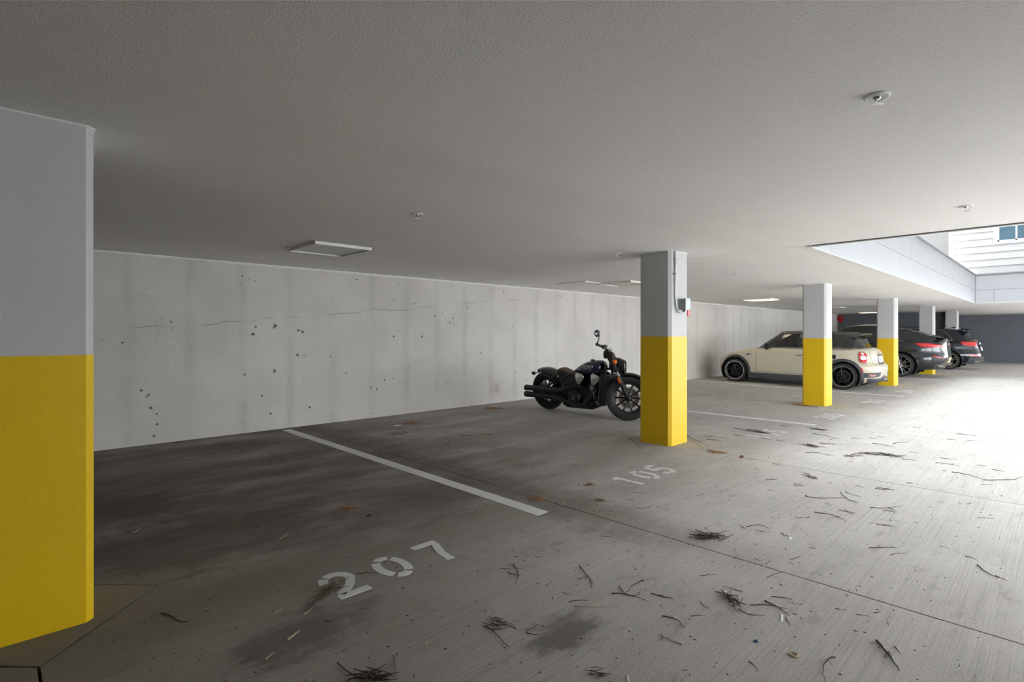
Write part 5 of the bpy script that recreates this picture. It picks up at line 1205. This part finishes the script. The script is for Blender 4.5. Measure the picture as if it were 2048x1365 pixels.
for (a, b, n, w, L, r, m, lb) in (
    ((3.02, 1.60), (3.22, 1.41), 60, .022, .16, .0028, TW[1], 'heap of dry twigs beside the floor joint at right'),
    ((2.50, 1.125), (2.40, 1.02), 34, .010, .12, .0026, TW[1], 'narrow bundle of dry twigs near the white paper stick'),
    ((6.934, 2.858), (6.879, 2.557), 30, .03, .16, .003, TW[0], 'dark twig heap lying over the number beside the boxed column'),
    ((7.661, 2.29), (7.694, 2.123), 24, .03, .14, .003, TW[0], 'dark twig heap past the end of the middle stripe'),
    ((5.25, 2.52), (5.33, 2.40), 40, .03, .10, .0022, RUSTN, 'rust-brown needle heap at the foot of the boxed column'),
    ((6.498, 2.019), (6.428, 1.842), 26, .025, .14, .003, TW[1], 'twig heap on the bright floor below the twig-covered number'),
    ((6.20, 1.52), (6.28, 1.45), 20, .03, .11, .003, TW[1], 'small twig heap on the bright floor, left of a line of heaps'),
    ((6.46, 1.471), (6.474, 1.371), 24, .03, .12, .003, TW[1], 'small twig heap on the bright floor, middle of a line of heaps'),
    ((6.539, 1.341), (6.55, 1.172), 36, .035, .15, .003, TW[0], 'largest dark twig heap on the bright floor, right end of a line of heaps'),
    ((10.30, 3.42), (10.20, 3.02), 150, .05, .06, .003, RUSTN, 'rust-brown leaf litter against the foot of the hatchback column'),
    ((5.11, 1.58), (5.01, 1.47), 22, .02, .11, .0026, TW[1], 'small twig heap between number 105 and the bright floor'),
    ((2.87, 2.77), (2.96, 2.68), 44, .02, .08, .0022, RUSTN, 'rust-brown needle heap at the end of the near stripe'),
    ((3.453, 2.741), (3.525, 2.672), 22, .02, .07, .0022, NEED, 'small brown needle heap below number 105, the farther one'),
    ((3.184, 2.424), (3.248, 2.362), 20, .015, .07, .0022, NEED, 'small brown needle heap below number 105, the nearer one'),
    ((1.74, 3.56), (1.85, 3.51), 40, .015, .07, .002, RUSTN, 'orange-brown needle heap on the dark floor above number 207'),
    ((1.27, 2.515), (1.03, 2.385), 58, .009, .14, .0024, TW[1], 'long bundle of dry stalks lying across the 2 of number 207'),
    ((1.528, 1.717), (1.545, 1.621), 22, .018, .08, .0022, TW[0], 'dark twig heap in the foreground below number 207'),
    ((.93, 1.77), (1.02, 1.685), 44, .02, .13, .0026, TW[0], 'dark twig heap at the bottom edge of the floor, left of centre'),
    ((1.55, 1.203), (1.598, 1.151), 20, .012, .06, .002, TW[0], 'small dark twig heap at the bottom edge of the floor, near centre'),
    ((.976, 4.087), (1.049, 4.016), 30, .03, .04, .0018, RUSTN, 'scatter of orange needles on the dark left floor, the farther one'),
    ((1.063, 3.756), (1.122, 3.708), 24, .03, .04, .0018, RUSTN, 'scatter of orange needles on the dark left floor, the nearer one'),
    ((5.832, 6.695), (6.06, 6.475), 80, .05, .08, .003, RUSTN, 'rust-brown leaf litter by the long wall behind the motorcycle'),
    ((4.013, 6.294), (4.237, 6.228), 60, .05, .08, .003, RUSTN, 'rust-brown leaf litter with a paper scrap near the long wall'),
    ((3.501, 5.726), (3.653, 5.699), 36, .05, .07, .0026, NEED, 'thin brown needle scatter in the stall behind the near stripe'),
    ((4.262, 4.954), (4.377, 4.939), 30, .03, .07, .0026, RUSTN, 'small rust needle patch in mid stall, above the twigs')):
    pile('twig_heap' if m in TW else 'needle_heap', a, b, n, w, L, r, m, lb, 'twig heap' if m in TW else 'needle heap', rnd)
# small rubbish
PAPER = mat('paper_scrap', (.8, .8, .78), .7)
def scrap(name, x, y, poly, m, label, cat, h=.006, rz=0.0):
    q = MB().prism(poly, 0, h, 'z'); n = len(poly)
    for i in range(n): q.v[n+i] = (q.v[n+i][0]*.86, q.v[n+i][1]*.86, h*(.5+.5*((i*37) % 5)/4))
    o = q.build(name, m); o.location = (x, y, floorz(x, y)+.0005); o.rotation_euler = (0, 0, rz); tag(o, label, cat); return o
leafp = [(-.02, 0), (-.008, .012), (.01, .009), (.024, .001), (.008, -.010), (-.010, -.009)]
scrap('paper_scrap', 3.453, 1.156, leafp, PAPER, 'white paper scrap caught on a twig right of the big twig heap', 'paper')
scrap('paper_scrap', 2.512, 1.128, [(p[0]*.8, p[1]*.8) for p in leafp], PAPER, 'white paper scrap at the tip of the narrow twig bundle', 'paper')
scrap('paper_scrap', 3.909, 6.277, [(p[0]*3, p[1]*3) for p in leafp], PAPER, 'flat white paper scrap in the leaf litter near the wall', 'paper')
scrap('paper_stick', 2.462, .857, [(-.034, -.005), (.034, -.004), (.034, .005), (-.034, .004)], PAPER, 'white paper stick on the floor beside a curved twig', 'paper', .005, .3)
scrap('paper_stick', 1.632, 1.09, [(-.018, -.003), (.018, -.003), (.018, .003), (-.018, .003)], PAPER, 'tiny white paper stick at the bottom edge of the floor', 'paper', .004, .7)
scrap('bottle_cap', 2.199, .864, arc(0, 0, .011, .009, 0, 330, 9), mat('cap_blue', (.10, .18, .33), .4), 'small blue plastic cap on the floor in the foreground', 'cap', .008)
scrap('dead_leaf', 1.829, 3.29, leafp, TW[0], 'curled dark leaf on the floor right of the orange needle heap', 'leaf', .012)
scrap('dead_leaf', 5.306, 2.223, [(p[0]*1.6, p[1]*1.6) for p in leafp], mat('leaf_red', (.10, .02, .018), .7), 'dark red crumpled leaf below the boxed column', 'leaf', .02)
rg = MB().lathe([(.015+.003*math.cos(2*PI*k/8), .003*math.sin(2*PI*k/8)) for k in range(8)], (0, 0, 0), 'z', 16, closed=True).build('ring', STRAW, smooth=True)
rg.location = (2.211, .727, .0035); tag(rg, 'small pale ring lying on the foreground floor', 'ring')
# uncountable specks
q = MB()
for k in range(2600):
    while True:
        x, y = rnd.uniform(.3, 9), rnd.uniform(.2, 7.05)
        u = (x*math.sin(YAW)-y*math.cos(YAW))/(x*math.cos(YAW)+y*math.sin(YAW)+1e-6)
        if abs(u) < 1.1 and math.hypot(x, y) > 1.2 and rnd.random() < (1.0 if x < 4.5 else .45): break
    a = rnd.uniform(0, PI); L = rnd.uniform(.003, .02)*(1 if rnd.random() < .8 else 1.8); w = rnd.uniform(.0012, .0035); z = floorz(x, y)
    c, s_ = math.cos(a), math.sin(a)
    q.add([(x+c*L/2, y+s_*L/2, z), (x-s_*w, y+c*w, z), (x-c*L/2, y-s_*L/2, z), (x+s_*w, y-c*w, z), (x, y, z+w*1.2)], [(0, 1, 4), (1, 2, 4), (2, 3, 4), (3, 0, 4)])
tag(q.build('litter_specks', LITT), 'fine specks of dry litter scattered over the floor', 'litter', kind='stuff')
